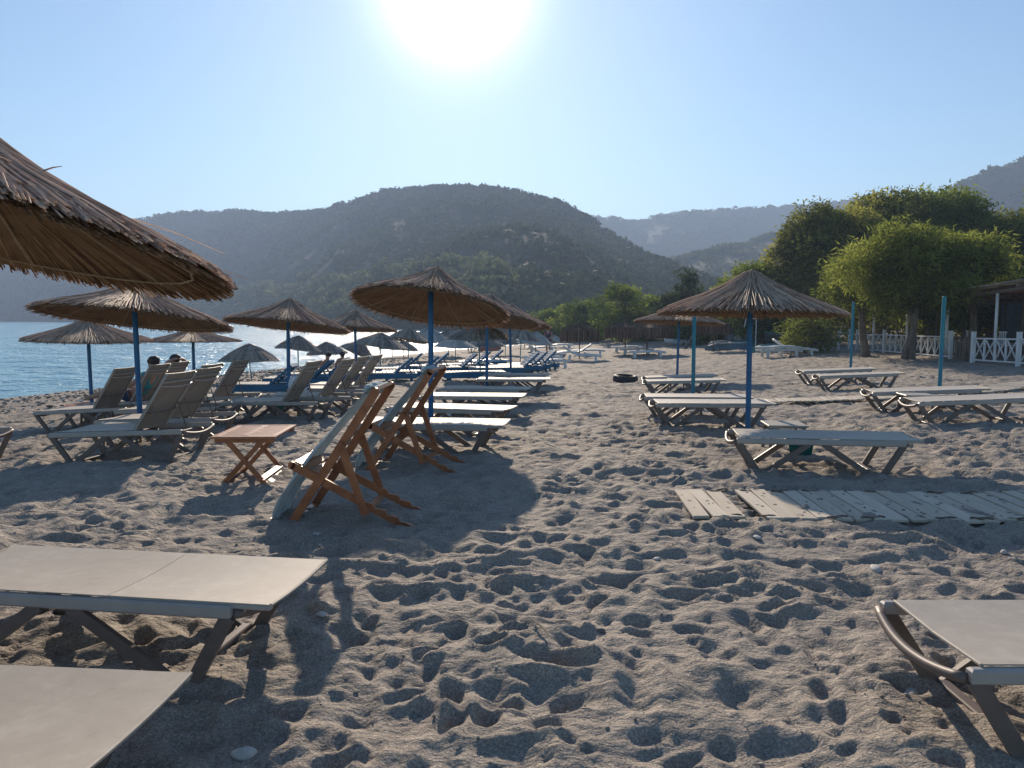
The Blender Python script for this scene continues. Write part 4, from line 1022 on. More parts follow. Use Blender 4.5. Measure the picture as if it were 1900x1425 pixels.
lmesh = loop_mesh()
def path(name, pts, width, step, label, knots=0, loops=False, gaps=(), lift=.052):
    root = empty(name, (0,0,0)); tag(root, label, 'walkway', 'plank walkways laid on the sand')
    pts = [np.array(p, float) for p in pts]; segs = [np.linalg.norm(b_-a_) for a_, b_ in zip(pts[:-1], pts[1:])]; tot = sum(segs); s = 0; i = 0
    while s < tot:
        r = s; k = 0
        while k < len(segs)-1 and r > segs[k]: r -= segs[k]; k += 1
        p = pts[k] + (pts[k+1]-pts[k])*r/segs[k]; d = (pts[k+1]-pts[k])/segs[k]; an = math.atan2(d[1], d[0])
        if i not in gaps:
            o = bpy.data.objects.new('plank', pmeshes[rnd.randrange(5)]); COL.objects.link(o); o.parent = root
            zz = gz(p[0], p[1]) + lift + rnd.uniform(-.004,.008)
            o.location = (p[0], p[1]+rnd.uniform(-.02,.02), zz); o.rotation_euler = (R(rnd.uniform(-.8,.8)), R(rnd.uniform(-2,2)), an + R(rnd.uniform(-1.8,1.8))); o.scale = (1, width*rnd.uniform(.97,1.02), 1)
            for _ in range(knots if rnd.random() < .9 else 0):
                kk = bpy.data.objects.new('knot', kmesh); COL.objects.link(kk); kk.parent = o; kk.location = (rnd.uniform(-.035,.035), rnd.uniform(-.4,.4), 0); kk.scale = (rnd.uniform(.5,1.3), rnd.uniform(.8,2.6), 1); kk.rotation_euler = (0,0,rnd.uniform(-.5,.5))
        if loops and i % 2 == (0):
            for sg in (-1,1):
                if rnd.random() < .85:
                    l = bpy.data.objects.new('rope_loop', lmesh); COL.objects.link(l); l.parent = root
                    off = (0 if sg > 0 else step) ; l.location = (p[0]+off+step/2, p[1]+sg*(width/2-.03), gz(p[0],p[1])+.05); l.rotation_euler = (R(rnd.uniform(-8,8)), R(rnd.uniform(-8,8)), R(rnd.uniform(-12,12)))
        s += step; i += 1
    return root
path('plank_walkway', [(1.50,6.36),(3.2,6.28),(7.0,6.12)], .95, .136, 'near plank walkway with rope loops, half in umbrella shadow at right', knots=3, loops=True, gaps=(3,))
path('plank_walkway', [(4.3,15.3),(5.3,15.15),(6.7,14.9),(8.3,15.0),(9.6,15.5),(10.6,16.2),(13.5,17.8)], .62, .142, 'narrow pale plank walkway running behind the right-hand loungers', lift=.075)
# ================================================================== TREES
def leaf_cloud(q, blobs, per, size, droop=.0, needle=2.6, shell=.55):
    Vs = []; Ts = []
    for (c, r, t0) in blobs:
        n = int(per*(r[0]*r[1]*r[2])**(2/3)/1.0); n = max(n, 40)
        d = q.randn(n,3); d /= np.linalg.norm(d, axis=1, keepdims=True)
        rr = (shell + (1.08-shell)*q.rand(n,1)**.6); bump_ = 1 + .22*np.sin(d[:,:1]*5+c[0])*np.cos(d[:,1:2]*6+c[1]) + .12*q.randn(n,1)
        C = np.array(c) + d*rr*bump_*np.array(r)
        ax = d*np.array([1,1,.5]) + .8*q.randn(n,3); ax[:,2] -= droop; ax /= np.linalg.norm(ax, axis=1, keepdims=True)
        sd_ = np.cross(ax, q.randn(n,3)); sd_ /= np.linalg.norm(sd_, axis=1, keepdims=True)
        s = size*(.6+.8*q.rand(n,1)); L = s*needle
        V = np.stack([C - sd_*s*.5, C + sd_*s*.5, C + ax*L], 1); Vs.append(V)
        Ts.append(np.repeat(np.clip(t0 + .28*(q.rand(n)-.5), 0, 1), 3))
    V = np.concatenate(Vs).reshape(-1,3); return V, np.arange(len(V)).reshape(-1,3), np.concatenate(Ts)
def make_tree(name, seed, h, w, d, mat, nb, per, size, trunk_h=.35, lean=0, stems=1, droop=.3, needle=2.6, bottom=.28, shape='round', bare=0):
    """blobs arranged through an uneven crown, limbs reach into each of them"""
    q = np.random.RandomState(seed); root = empty(name); blobs = []
    for i in range(nb):
        a = q.rand()*6.283; rr = math.sqrt(q.rand()); zt = q.rand()
        if shape == 'round': wz = math.sin(math.pi*(.18+.72*zt))**.7
        elif shape == 'cone': wz = (1-zt)*.9+.18
        else: wz = 1-.3*zt
        x = rr*math.cos(a)*w/2*wz*.86; y = rr*math.sin(a)*d/2*wz*.86; z = h*(bottom + (1-bottom)*zt*.86) 
        r = (.065+.12*q.rand()**1.5)*min(w, h)*(.9 if zt > .7 else 1.05)
        blobs.append(((x+lean*z*.4, y, z), (r*1.2, r*1.2, r*(.7+.3*q.rand())), .05+.85*q.rand()))
    V, F, T = leaf_cloud(q, blobs, per, size, droop, needle)
    keep = V[F[:,0],2] > .05; F = F[keep]
    mesh_np('crown', V, F, mat, root, tint=T)
    b = MB()
    for s in range(stems):
        a = q.rand()*6.283; bx, by = (.25*s*math.cos(a), .25*s*math.sin(a)); k = w/22
        top = (bx + lean*h*.25 + q.randn()*.3, by + q.randn()*.2, h*trunk_h); mid = (bx + (top[0]-bx)*.4 + q.randn()*.12, by + q.randn()*.1, h*trunk_h*.5)
        r0 = .035*h/ (stems**.5)
        b.tube([(bx, by, -.2), (bx+ (mid[0]-bx)*.3, by, .3), mid, top], [r0*1.25, r0, r0*.85, r0*.65], 9)
        for (c, r, t0) in blobs[s::stems][:9]:
            m1 = [(top[i]*.55 + c[i]*.45) + q.randn()*.12 for i in range(3)]
            b.tube([top, m1, c], [r0*.5, r0*.3, r0*.10], 6, cap=False)
            for kx in range(2):
                e = [c[i] + q.randn()*r[i]*.7 for i in range(3)]; b.tube([m1, [(m1[i]+e[i])/2+q.randn()*.08 for i in range(3)], e], [r0*.2, r0*.12, r0*.04], 5, cap=False)
    b.build('trunk', M['trunk'], root, smooth=True)
    return root
def put(o, x, y, lab, cat, grp, rz=0, s=1.0):
    o.location = (x, y, gz(x, y)-.03); o.rotation_euler = (0,0,R(rz)); o.scale = (s,s,s); tag(o, lab, cat, grp)
G1 = 'trees behind the beach'
# tall dark trees behind the pergola and fence
bt = [
 (18.0,44,8.5,7.0,'darktree','tall dark tree at the left end of the big grove, against the distant ridge',31),
 (21.8,46,9.2,7.6,'darktree','tall dark tree in the middle of the grove with a domed top',32),
 (25.6,47,9.4,7.6,'midtree','tall tree of the grove with its top just below the inland hill',33),
 (29.0,47,7.8,7.0,'darktree','dark tree of the grove below the inland hill, right of the tallest',34),
 (30.2,43,9.2,6.4,'tamarisk','yellow-green tree top at the right edge of the picture',35),
 (23.5,40,5.6,6.5,'darktree','dark lower tree behind the pergola roof',36),
 (29.0,38,6.4,7.5,'darktree','dark tree behind the right end of the pergola',37),
 (15.2,47,5.2,5.2,'midtree','lower green tree left of the big grove, behind the near umbrella tip',38),
]
for x, y, h, w, mt, lab, sdd in bt:
    o = make_tree('broadleaf_tree', sdd, h, w, w*.8, M[mt], 90, 560, .10, .4, 0, 1, .3, 2.4, .2); put(o, x, y, lab, 'tree', G1)
# feathery tamarisks in front of the fence
o = make_tree('tamarisk_tree', 51, 5.0, 4.9, 3.4, M['tamarisk'], 84, 950, .046, .48, .04, 2, .4, 4.4, .46); put(o, 14.62, 28.3, 'big feathery yellow-green tamarisk with leaning forked trunk before the white fence', 'tree', G1)
o = make_tree('tamarisk_tree', 52, 4.6, 3.6, 2.8, M['tamarisk'], 55, 900, .046, .42, -.06, 1, .4, 4.4, .40); put(o, 14.6, 31.8, 'feathery tamarisk left of the forked one, its single trunk curving by the fence', 'tree', G1)
o = make_tree('tamarisk_tree', 53, 4.6, 3.4, 2.8, M['tamarisk'], 40, 900, .046, .52, .08, 1, .4, 4.4, .62); put(o, 17.1, 28.9, 'feathery tamarisk overhanging the pergola roof right of the forked trunk', 'tree', G1)
o = make_tree('tamarisk_bush', 54, 2.7, 3.3, 2.6, M['tamarisk'], 48, 560, .055, .3, 0, 2, .3, 4.4, .12); put(o, 14.2, 36.8, 'low yellow-green tamarisk bush beside the white lounger stack, left of the fence', 'bush', G1)
# mid-distance trees
mt_ = [
 (5.8,70,3.9,6.0,'midtree','rounded green tree at the left end of the dark hedge, above the lone skirted umbrella',61,'round'),
 (3.3,74,3.5,5.0,'midtree','smaller rounded green tree right behind the pale far umbrellas',62,'round'),
 (8.7,62,4.7,5.6,'midtree','large rounded dark green tree behind the pair of skirted umbrellas',63,'round'),
 (11.3,63,4.3,4.2,'midtree','rounded green tree merging into the right side of the large rounded one',64,'round'),
 (12.9,57,6.2,3.6,'figtree','tall dark glossy-leaved tree with a pointed top, left of the near right umbrella',65,'cone'),
 (11.2,55,3.9,3.0,'figtree','lower dark shoulder of foliage left of the pointed glossy tree',66,'round'),
 (14.8,54,4.9,4.0,'tamarisk','olive green tree right of the pointed glossy tree',67,'round'),
 (17.6,55,5.8,5.0,'tamarisk','pale green tree rising just behind the top of the right umbrella',68,'round'),
 (16.0,49,3.0,4.6,'darktree','dark shrub mass behind the upturned boats, under the right umbrella',69,'round'),
 (12.4,53,2.6,3.6,'midtree','low green shrub behind the clutter of boats',70,'round'),
 (7.0,68,2.6,4.4,'midtree','low pale shrub between the rounded trees',71,'round'),
]
for x, y, h, w, mt, lab, sdd, shp in mt_:
    o = make_tree('broadleaf_tree', sdd, h, w, w*.8, M[mt], 60, 420, .11 if mt != 'figtree' else .13, .4, 0, 1, .2, 2.0 if mt != 'figtree' else 1.3, .12, shp); put(o, x, y, lab, 'tree', G1)
# hedge mass closing the background under the trees
q = np.random.RandomState(77); bl = []
for i in range(60):
    t = i/60; x = -1+ t*34 if False else 2 + 34*t; y = 76 - 26*min(1, t*1.6) + q.rand()*4
    bl.append(((x, y, gz(x,y)+.9+.5*q.rand()), (1.5,1.5,1.2), .25+.4*q.rand()))
V, F, T = leaf_cloud(q, bl, 340, .12, .2, 2.0); hd = mesh_np('undergrowth', V, F, M['darktree'], tint=T); tag(hd, 'dark undergrowth closing the back of the beach below the trees', 'undergrowth', kind='stuff')

# ================================================================== FENCE
FA, FB = np.array((15.55,35.5)), np.array((14.95,25.2))
def fence_panel(p0, p1, z0, z1, nx, parent):
    p0 = np.array(p0); p1 = np.array(p1); h = .80
    def P(t, z): p = p0+(p1-p0)*t; return (p[0], p[1], z0+(z1-z0)*t+z)
    d = p1-p0; d /= np.linalg.norm(d); nrm_ = (-d[1], d[0], 0)
    for z in (.10, h): b = MB(); b.bar(P(0,z), P(1,z), .04,.045); b.build('rail', M['whitepaint'], parent)
    for k in range(nx):
        a, c = k/nx, (k+1)/nx
        b = MB(); b.bar(P(a+.004,.12), P(c-.004,h-.02), .024,.035, up=nrm_); b.build('cross_slat', M['whitepaint'], parent)
        b = MB(); b.bar([P(a+.004,h-.02)[i]+nrm_[i]*.027 for i in range(3)], [P(c-.004,.12)[i]+nrm_[i]*.027 for i in range(3)], .024,.035, up=nrm_); b.build('cross_slat', M['whitepaint'], parent)
        if k: b = MB(); b.bar(P(a,.12), P(a,h-.02), .045,.05, up=nrm_); b.build('upright', M['whitepaint'], parent)
def fence_post(p, z, parent, h=1.0):
    b = MB(); b.box((p[0], p[1], z+h/2-.05), (.11,.11,h+.1), bev=.006); b.box((p[0], p[1], z+h+.012), (.125,.125,.024), bev=.004); b.build('post', M['whitepaint'], parent)
def fence(name, pts, nxs, label, posth=1.0):
    root = empty(name, (0,0,0)); tag(root, label, 'fence', 'white fences along the beach bar')
    for i, p in enumerate(pts): fence_post(p, gz(*p), root, posth)
    for a, c, nx in zip(pts[:-1], pts[1:], nxs):
        d = np.array(c)-np.array(a); d /= np.linalg.norm(d)
        fence_panel(np.array(a)+d*.07, np.array(c)-d*.07, gz(*a), gz(*c), nx, root)
fence('white_fence', [(16.5,37.0),(16.3,33.9),(16.0,30.8),(15.7,27.7)], (5,5,5), 'long white fence of crossed slats behind the tamarisk trunks')
fence('white_fence', [(15.2,25.5),(15.2,23.2),(15.4,20.8)], (4,4), 'near white fence of crossed slats at the right edge of the picture')
root = empty('white_gate_posts', (0,0,0)); tag(root, 'pair of white posts at the far left end of the fence', 'fence', 'white fences along the beach bar')
for p in ((16.55,39.2),(17.0,39.0)): fence_post(p, gz(*p), root)
b = MB(); b.bar((16.55,39.2,gz(16.55,39.2)+.85),(15.75,35.0,gz(17.0,39.0)+.85), .03,.04); b.build('rail', M['whitepaint'], root)
# rustic grey picket gate between the fences
root = empty('picket_gate', (0,0,0)); tag(root, 'low gate of rough grey sticks between the two white fences', 'gate')
for k in range(11):
    t = k/10; x = 15.75-.35*t; y = 27.45-1.65*t; b = MB(); b.bar((x, y, gz(x,y)-.05), (x+rnd.uniform(-.03,.03), y+rnd.uniform(-.03,.03), gz(x,y)+.78+rnd.uniform(-.08,.08)), .05,.035, up=(1,0,0)); b.build('picket', M['trunk'], root)
for z in (.2,.6): b = MB(); b.bar((15.79,27.45,gz(15.7,27.4)+z), (15.44,25.8,gz(15.4,25.8)+z), .03,.05); b.build('crosspiece', M['trunk'], root)

# ================================================================== BEACH BAR PERGOLA
pg = empty('pergola', (0,0,0)); tag(pg, 'reed-roofed open pergola of the beach bar behind the white fence', 'pergola')
def rz(x, y): return 1.95 + .05*(x-16) + .055*(35.5-y)
rows = []
for y0, y1 in ((36.0,33.6),(33.6,31.2),(31.2,28.8),(28.8,26.4),(26.4,24.0),(24.0,21.6),(21.6,19.0)):
    g = np.zeros((8,10,3))
    for i, y in enumerate(np.linspace(y0, y1, 8)):
        for j, x in enumerate(np.linspace(16.0 - .02*(30-y), 22.8, 10)): g[i,j] = (x, y, rz(x,y)+.03*math.sin(i*2.1+j*1.3+y0)+.16)
    b = MB(); b.sheet(g, .06, tint=.4); b.build('roof_mat', M['roofmat'], pg)
q = np.random.RandomState(12); b = MB()
for k in range(1500):
    y = 19+17*q.rand(); x = 15.95 - .02*(30-y) + 5*q.rand()**2; L = .5+.9*q.rand(); a = q.randn()*.25
    x2, y2 = x+L*math.cos(a), y+L*math.sin(a); b.bar((x-.12, y, rz(x,y)+.21+.03*q.rand()), (x2, y2, rz(x2,y2)+.22+.04*q.rand()), .018,.012, tint=q.rand())
o = b.build('roof_reeds', M['reed'], pg); tag(o, kind='stuff')
for y in np.arange(19.5, 36.4, 2.4): b = MB(); b.bar((15.85-.02*(30-y), y, rz(15.85,y)+.06), (22.4, y, rz(22.4,y)+.06), .07,.10); b.build('rafter', M['trunk'], pg)
for x in (16.1,18.9,21.9): b = MB(); b.bar((x,19.2,rz(x,19.2)-.02), (x,36.0,rz(x,36)-.02), .09,.10); b.build('beam', M['trunk'], pg)
for x, y in [(16.1,22.9),(16.1,25.8),(16.1,28.7),(16.1,31.6),(16.1,34.5),(18.9,22.9),(18.9,28.7),(18.9,34.5),(21.9,22.9),(21.9,28.7),(21.9,34.5)]:
    b = MB(); b.tube([(x,y,gz(x,y)-.1),(x,y,rz(x,y)-.06)], .05, 10); b.build('post', M['whitepaint' if x < 18 else 'trunk'], pg, smooth=True)
b = MB(); b.box((23.4,28,1.9), (.2,18,2.9)); o = b.build('back_wall', M['darkgrey'], pg)
# bar furniture in the shade
def dining_chair():
    root = empty('bar_chair'); b = MB(); b.box((0,0,.45), (.42,.42,.03)); b.build('seat', M['whitepaint'], root)
    for sx in (-1,1):
        for sy in (-1,1): b = MB(); b.bar((sx*.18, sy*.18,.44),(sx*.2,sy*.2,0), .035,.035, up=(0,1,0)); b.build('leg', M['whitepaint'], root)
    for k in range(4): b = MB(); b.box((-.15+.1*k,.2,.68), (.04,.02,.44)); b.build('back_slat', M['whitepaint'], root)
    b = MB(); b.box((0,.2,.9), (.42,.03,.06)); b.build('back_rail', M['whitepaint'], root); return root
dc = dining_chair(); dct = snapshot_later(dc)
for i, (x, y, r_) in enumerate([(17.0,24.2,40),(17.9,23.3,200),(17.3,27.0,90),(18.2,26.0,10),(17.2,30.4,120),(18.1,31.2,250)]):
    o = dc if i == 0 else clone(dct); o.location = (x,y,gz(x,y)); o.rotation_euler = (0,0,R(r_)); tag(o, ['white chair under the pergola near the picket gate, turned away','white chair deepest in shade right of the gate','white chair facing the fence beside a pergola post','white chair behind the long white fence, second from the gate','white chair far along the fence under the pergola','white chair at the far end of the shaded pergola'][i], 'chair', 'white chairs under the pergola')

# ================================================================== BOATS AND CLUTTER
def make_boat(name, mat, L, Wd, H, upturned, lab, x, y, r_, trim):
    root = empty(name); n = 13; g = np.zeros((n,9,3))
    for i, t in enumerate(np.linspace(-1,1,n)):
        ww = Wd/2*(1-abs(t)**2.6)**.6*(1 if t > 0 else .92) + .01; dp = H*(1-.35*abs(t)**3)
        for j, a in enumerate(np.linspace(-math.pi/2, math.pi/2, 9)): g[i,j] = (t*L/2, ww*math.sin(a), H-dp*math.cos(a)**.7 + .10*t*t)
    b = MB(); b.sheet(g, .03); b.build('hull', mat, root, smooth=True)
    b = MB()
    for j in (0, 8): b.tube([tuple(g[i,j]) for i in range(n)], .03, 6)
    b.build('gunwale', trim, root)
    for k in (-.3,.25): b = MB(); b.box((k*L,0,H-.06), (.16,Wd*.82,.03)); b.build('bench', trim, root)
    b = MB(); b.bar((-L*.42,0,.0),(L*.42,0,.0), .04,.05); b.build('keel', trim, root)
    root.location = (x, y, gz(x,y) + (H+.02 if upturned else 0)); root.rotation_euler = (math.pi if upturned else R(6), 0, R(r_)); tag(root, lab, 'boat', 'small boats at the back of the beach'); return root
M['boatblue'] = simple('faded_blue_paint', (.10,.17,.22), (.18,.25,.30), 5, .5)
M['boatteal'] = simple('teal_paint_hull', (.03,.16,.16), (.06,.22,.21), 5, .5)
make_boat('rowing_boat', M['whiteplastic'], 2.6,1.1,.45,False,'small white boat with bluish side, left of the skirted umbrella by the boats', 11.6,53,15, M['boatblue'])
make_boat('rowing_boat', M['boatblue'], 2.8,1.1,.4,True,'upturned pale blue boat right below the skirted umbrella', 12.4,44.2,5, M['whiteplastic'])
make_boat('rowing_boat', M['boatteal'], 2.2,1.0,.45,True,'upturned teal boat between the pale blue one and the near umbrella pole', 13.6,45.5,-8, M['darkgrey'])
make_boat('rowing_boat', M['palewood'], 2.0,.9,.4,True,'upturned cream dinghy behind the pale blue one', 13.0,48,20, M['trunk'])
make_boat('rowing_boat', M['boatteal'], 2.4,1.1,.4,True,'upturned green boat lying by the white goal frame', 13.7,40.2,0, M['darkgrey'])
make_boat('rowing_boat', M['darkgrey'], 3.6,1.5,.75,False,'dark boat with a green cover parked beneath the trees', 16.2,44.5,8, M['boatteal'])
# tarpaulin and goal
b = MB()
for p in (((13.0,41.3,0),(13.0,41.3,1.75)),((13.0,41.3,1.75),(12.55,41.6,1.75)),((12.55,41.6,1.75),(12.55,41.9,1.3))):
    b.tube([(a[0],a[1],gz(13,41.3)+a[2]) for a in p], .025, 8)
tag(b.build('goal_frame', M['whitepaint']), 'thin white pipe frame standing behind the near umbrella pole at right', 'frame')
b = MB(); x, y = 11.3,50
b.bar((10.6,47.5,gz(10.6,47.5)), (11.5,48.8,gz(11.5,48)+.9), .14,.14); tag(b.build('driftwood_beam', M['trunk']), 'dark wooden beam leaning up left of the skirted umbrella by the boats', 'beam')
# patched white and blue windbreak
wb = empty('windbreak', (15.3,48.3,gz(15.3,48.3)), -10); tag(wb, 'patched white and grey cloth windbreak in the shade behind the boats', 'windbreak')
for k in range(8):
    g = np.zeros((5,6,3))
    for i in range(5):
        for j in range(6): g[i,j] = (-1.9+.5*k+.48*i/4, .05*math.sin(i*1.3+k), 1.15*j/5+.04*math.sin(k*2+i))
    b = MB(); b.sheet(g, .012); b.build('cloth_panel', M['whiteplastic' if k % 2 else 'boatblue'], wb)
for k in range(5): b = MB(); b.tube([(-1.9+k,.06,-.1),(-1.9+k,.06,1.25)], .025, 6); b.build('stake', M['trunk'], wb)
# tyres
def make_tyre(r, w):
    b = MB(); prof = [(r*.62,-w*.30),(r*.66,-w*.46),(r*.86,-w*.5),(r*.97,-w*.38),(r,-w*.2),(r,w*.2),(r*.97,w*.38),(r*.86,w*.5),(r*.66,w*.46),(r*.62,w*.30),(r*.70,w*.3),(r*.80,w*.2),(r*.80,-w*.2),(r*.70,-w*.3),(r*.62,-w*.30)]
    b.lathe(prof, 28); return b
for x, y, r, w, lab in [(3.45,23.47,.38,.24,'black tyre lying on the sand left of the distant flat loungers'),(2.70,44.07,.33,.24,'small black tyre lying on the sand in the far distance')]:
    o = make_tyre(r, w).build('tyre', M['rubber'], smooth=True); o.location = (x,y,gz(x,y)+w*.4); o.rotation_euler = (R(4),R(3),0); tag(o, lab, 'tyre', 'tyres on the sand')
# red tent
tn = empty('beach_tent', (-1.5,52,gz(-1.5,52)), 10); tn.scale = (.55,.55,.8); tag(tn, 'faded red beach tent at the waterline below the woven umbrellas', 'tent')
b = MB(); g = np.zeros((9,7,3))
for i in range(9):
    for j in range(7): a = -1+2*j/6; x = -1+2*i/8; g[i,j] = (x*1.3, a*.9, .95*(1-abs(a)**1.7)*(1-.15*x*x)+.03*math.sin(i+j))
b.sheet(g, .015); M['tent'] = simple('faded_red_cloth', (.38,.12,.09), (.5,.2,.15), 3, .9, .4, .02); b.build('tent_cloth', M['tent'], tn)
for s in (-1,1): b = MB(); b.tube([(s*1.3,.9,0),(s*1.3,0,.84),(s*1.3,-.9,0)], .02, 6); b.build('pole', M['trunk'], tn)

# ================================================================== PEOPLE
def skin_figure(name, joints, edges, mat, parent=None, sub=2):
    me = bpy.data.meshes.new(name); names = list(joints); me.from_pydata([joints[n][0] for n in names], [(names.index(a), names.index(b_)) for a, b_ in edges], [])
    o = bpy.data.objects.new(name, me); COL.objects.link(o)
    if parent: o.parent = parent
    sk = o.modifiers.new('skin', 'SKIN')
    layer = me.skin_vertices[0] if me.skin_vertices else None
    if layer is None:
        bpy.context.view_layer.objects.active = o
        import bmesh
        bm = bmesh.new(); bm.from_mesh(me); bm.verts.layers.skin.verify(); bm.to_mesh(me); bm.free(); layer = me.skin_vertices[0]
    for i, n in enumerate(names):
        r = joints[n][1]; layer.data[i].radius = (r, r*(joints[n][2] if len(joints[n]) > 2 else 1))
    layer.data[0].use_root = True
    sb = o.modifiers.new('sub', 'SUBSURF'); sb.levels = sub; sb.render_levels = sub
    dg = bpy.context.evaluated_depsgraph_get(); m2 = bpy.data.meshes.new_from_object(o.evaluated_get(dg)); o.modifiers.clear(); o.data = m2; m2.materials.clear(); m2.materials.append(mat)
    m2.polygons.foreach_set('use_smooth', np.ones(len(m2.polygons), bool)); return o
def person(x, y, z, rz_, label, pose, top=None, short=None, group='people on the beach'):
    """faces local +y; origin at the hips' support"""
    root = empty('person', (x, y, z), rz_); tag(root, label, 'person', group)
    if pose == 'sit':
        J = dict(pel=((0,0,.12),.135,.8), waist=((0,-.02,.27),.125,.75), chest=((0,-.03,.44),.15,.7), neck=((0,.0,.56),.055), head=((0,.03,.66),.082), crown=((0,.03,.76),.08),
                 sl=((-.16,-.02,.52),.062), el=((-.25,.02,.28),.042), wl=((-.24,.10,.05),.03), hl=((-.24,.16,.02),.028), sr=((.16,-.02,.52),.062), er=((.26,.0,.28),.042), wr=((.30,.06,.05),.03), hr=((.31,.12,.02),.028),
                 tl=((-.10,.14,.12),.088), kl=((-.14,.48,.28),.062), al=((-.13,.72,.05),.042), fl=((-.14,.88,.03),.034), tr=((.10,.14,.12),.088), kr=((.14,.50,.26),.062), ar=((.14,.75,.05),.042), fr=((.15,.90,.03),.034))
    elif pose == 'recline':
        J = dict(pel=((0,0,.12),.135,.8), waist=((0,-.12,.25),.125,.75), chest=((0,-.23,.44),.15,.7), neck=((0,-.30,.58),.055), head=((0,-.32,.68),.082), crown=((0,-.32,.79),.08),
                 sl=((-.17,-.27,.54),.06), el=((-.30,-.12,.38),.042), wl=((-.22,.08,.28),.03), hl=((-.17,.14,.27),.028), sr=((.17,-.27,.54),.06), er=((.30,-.12,.38),.042), wr=((.22,.08,.28),.03), hr=((.17,.14,.27),.028),
                 tl=((-.10,.14,.12),.088), kl=((-.12,.50,.20),.062), al=((-.11,.90,.08),.042), fl=((-.12,.98,.14),.034), tr=((.10,.14,.12),.088), kr=((.12,.50,.22),.062), ar=((.11,.88,.08),.042), fr=((.12,.97,.14),.034))
        if top == 'armsup': J['el'] = ((-.32,-.36,.70),.042); J['wl'] = ((-.10,-.40,.76),.03); J['hl'] = ((-.03,-.41,.76),.03); J['er'] = ((.32,-.36,.70),.042); J['wr'] = ((.10,-.40,.76),.03); J['hr'] = ((.03,-.41,.74),.03)
    else:
        J = dict(pel=((0,0,.92),.125,.8), waist=((0,0,1.05),.11,.75), chest=((0,0,1.28),.145,.7), neck=((0,0,1.46),.052), head=((0,.01,1.56),.08), crown=((0,.01,1.66),.078),
                 sl=((-.17,0,1.40),.058), el=((-.24,-.02,1.12),.04), wl=((-.25,.06,.88),.03), hl=((-.25,.10,.80),.03), sr=((.17,0,1.40),.058), er=((.24,-.02,1.12),.04), wr=((.25,.06,.88),.03), hr=((.25,.10,.80),.03),
                 tl=((-.09,0,.85),.085), kl=((-.10,.04,.48),.06), al=((-.11,-.02,.08),.042), fl=((-.12,.12,.04),.034), tr=((.09,0,.85),.085), kr=((.10,.0,.48),.06), ar=((.11,-.06,.08),.042), fr=((.12,.08,.04),.034))
    E_ = [('pel','waist'),('waist','chest'),('chest','neck'),('neck','head'),('head','crown'),('chest','sl'),('sl','el'),('el','wl'),('wl','hl'),('chest','sr'),('sr','er'),('er','wr'),('wr','hr'),('pel','tl'),('tl','kl'),('kl','al'),('al','fl'),('pel','tr'),('tr','kr'),('kr','ar'),('ar','fr')]
    skin_figure('body', J, E_, M['skin'], root)
    hd_ = np.array(J['head'][0])*.4 + np.array(J['crown'][0])*.6
    V, F = ico(2); V = V*np.array([.098,.11,.098]) + hd_ + np.array([0,-.02,.015]); V = V + .006*np.random.RandomState(3).randn(*V.shape)
    mesh_np('hair', V, F, M['hair'], root, smooth=True)
    # fingers
    for h_, w_ in (('hl','wl'),('hr','wr')):
        a = np.array(J[w_][0]); c = np.array(J[h_][0]); d = c-a; d /= np.linalg.norm(d)+1e-9; sdv = np.cross(d, (0,0,1.)); sdv /= np.linalg.norm(sdv)+1e-9
        b = MB()
        for k in range(4): o_ = c + sdv*(.014*(k-1.5)); b.tube([o_, o_+d*(.045+.01*(k in (1,2))), o_+d*.075+np.array((0,0,-.012))], [.009,.008,.006], 6)
        b.tube([c-d*.02+sdv*.03, c+d*.02+sdv*.05], [.010,.007], 6); b.build('fingers', M['skin'], root, smooth=True)
    if short:
        JS = {k: (J[k][0], J[k][1]*1.12+.006) + ((.85,) if k == 'pel' else ()) for k in ('pel','tl','tr')}
        for s in 'lr': a = np.array(J['t'+s][0]); c = np.array(J['k'+s][0]); JS['m'+s] = (tuple(a*.5+c*.5), .088)
        skin_figure('shorts', JS, [('pel','tl'),('pel','tr'),('tl','ml'),('tr','mr')], short, root, 1)
    if top and top != 'armsup':
        JT = {k: (J[k][0], J[k][1]*1.08+.006, .8) for k in ('pel','waist','chest')}
        for s in 'lr': a = np.array(J['s'+s][0]); c = np.array(J['e'+s][0]); JT['s'+s] = (tuple(a), .074); JT['u'+s] = (tuple(a*.6+c*.4), .064)
        skin_figure('shirt', JT, [('pel','waist'),('waist','chest'),('chest','sl'),('chest','sr'),('sl','ul'),('sr','ur')], top, root, 1)
    return root
person(-6.14,28.0,gz(-6.14,28.0)+.02,25,'bare-backed dark-haired person sitting and looking at the water', 'sit', None, M['magenta'])
person(-6.80,13.98,gz(-6.9,14)+.33,82,'dark-haired person in teal reclining on a raised lounger left of the blue pole', 'recline', M['tealcloth'], M['navy'])
person(-7.02,15.38,gz(-7.1,15.4)+.33,82,'person lying back with hands behind the head, just above the nearest raised backrest', 'recline', 'armsup', M['navy'])
person(-3.0,55,gz(-3,55)-.1,200,'tiny figure standing in the bright shallow water', 'stand', None, M['navy'])
person(2.2,47,gz(2.2,47),160,'tiny standing figure in blue near the far white loungers', 'stand', M['navy'], M['navy'])
person(-6.9,27.7,gz(-6.9,27.7)+.02,80,'person lying on the ground beside the seated bather', 'recline', None, M['redcloth'])

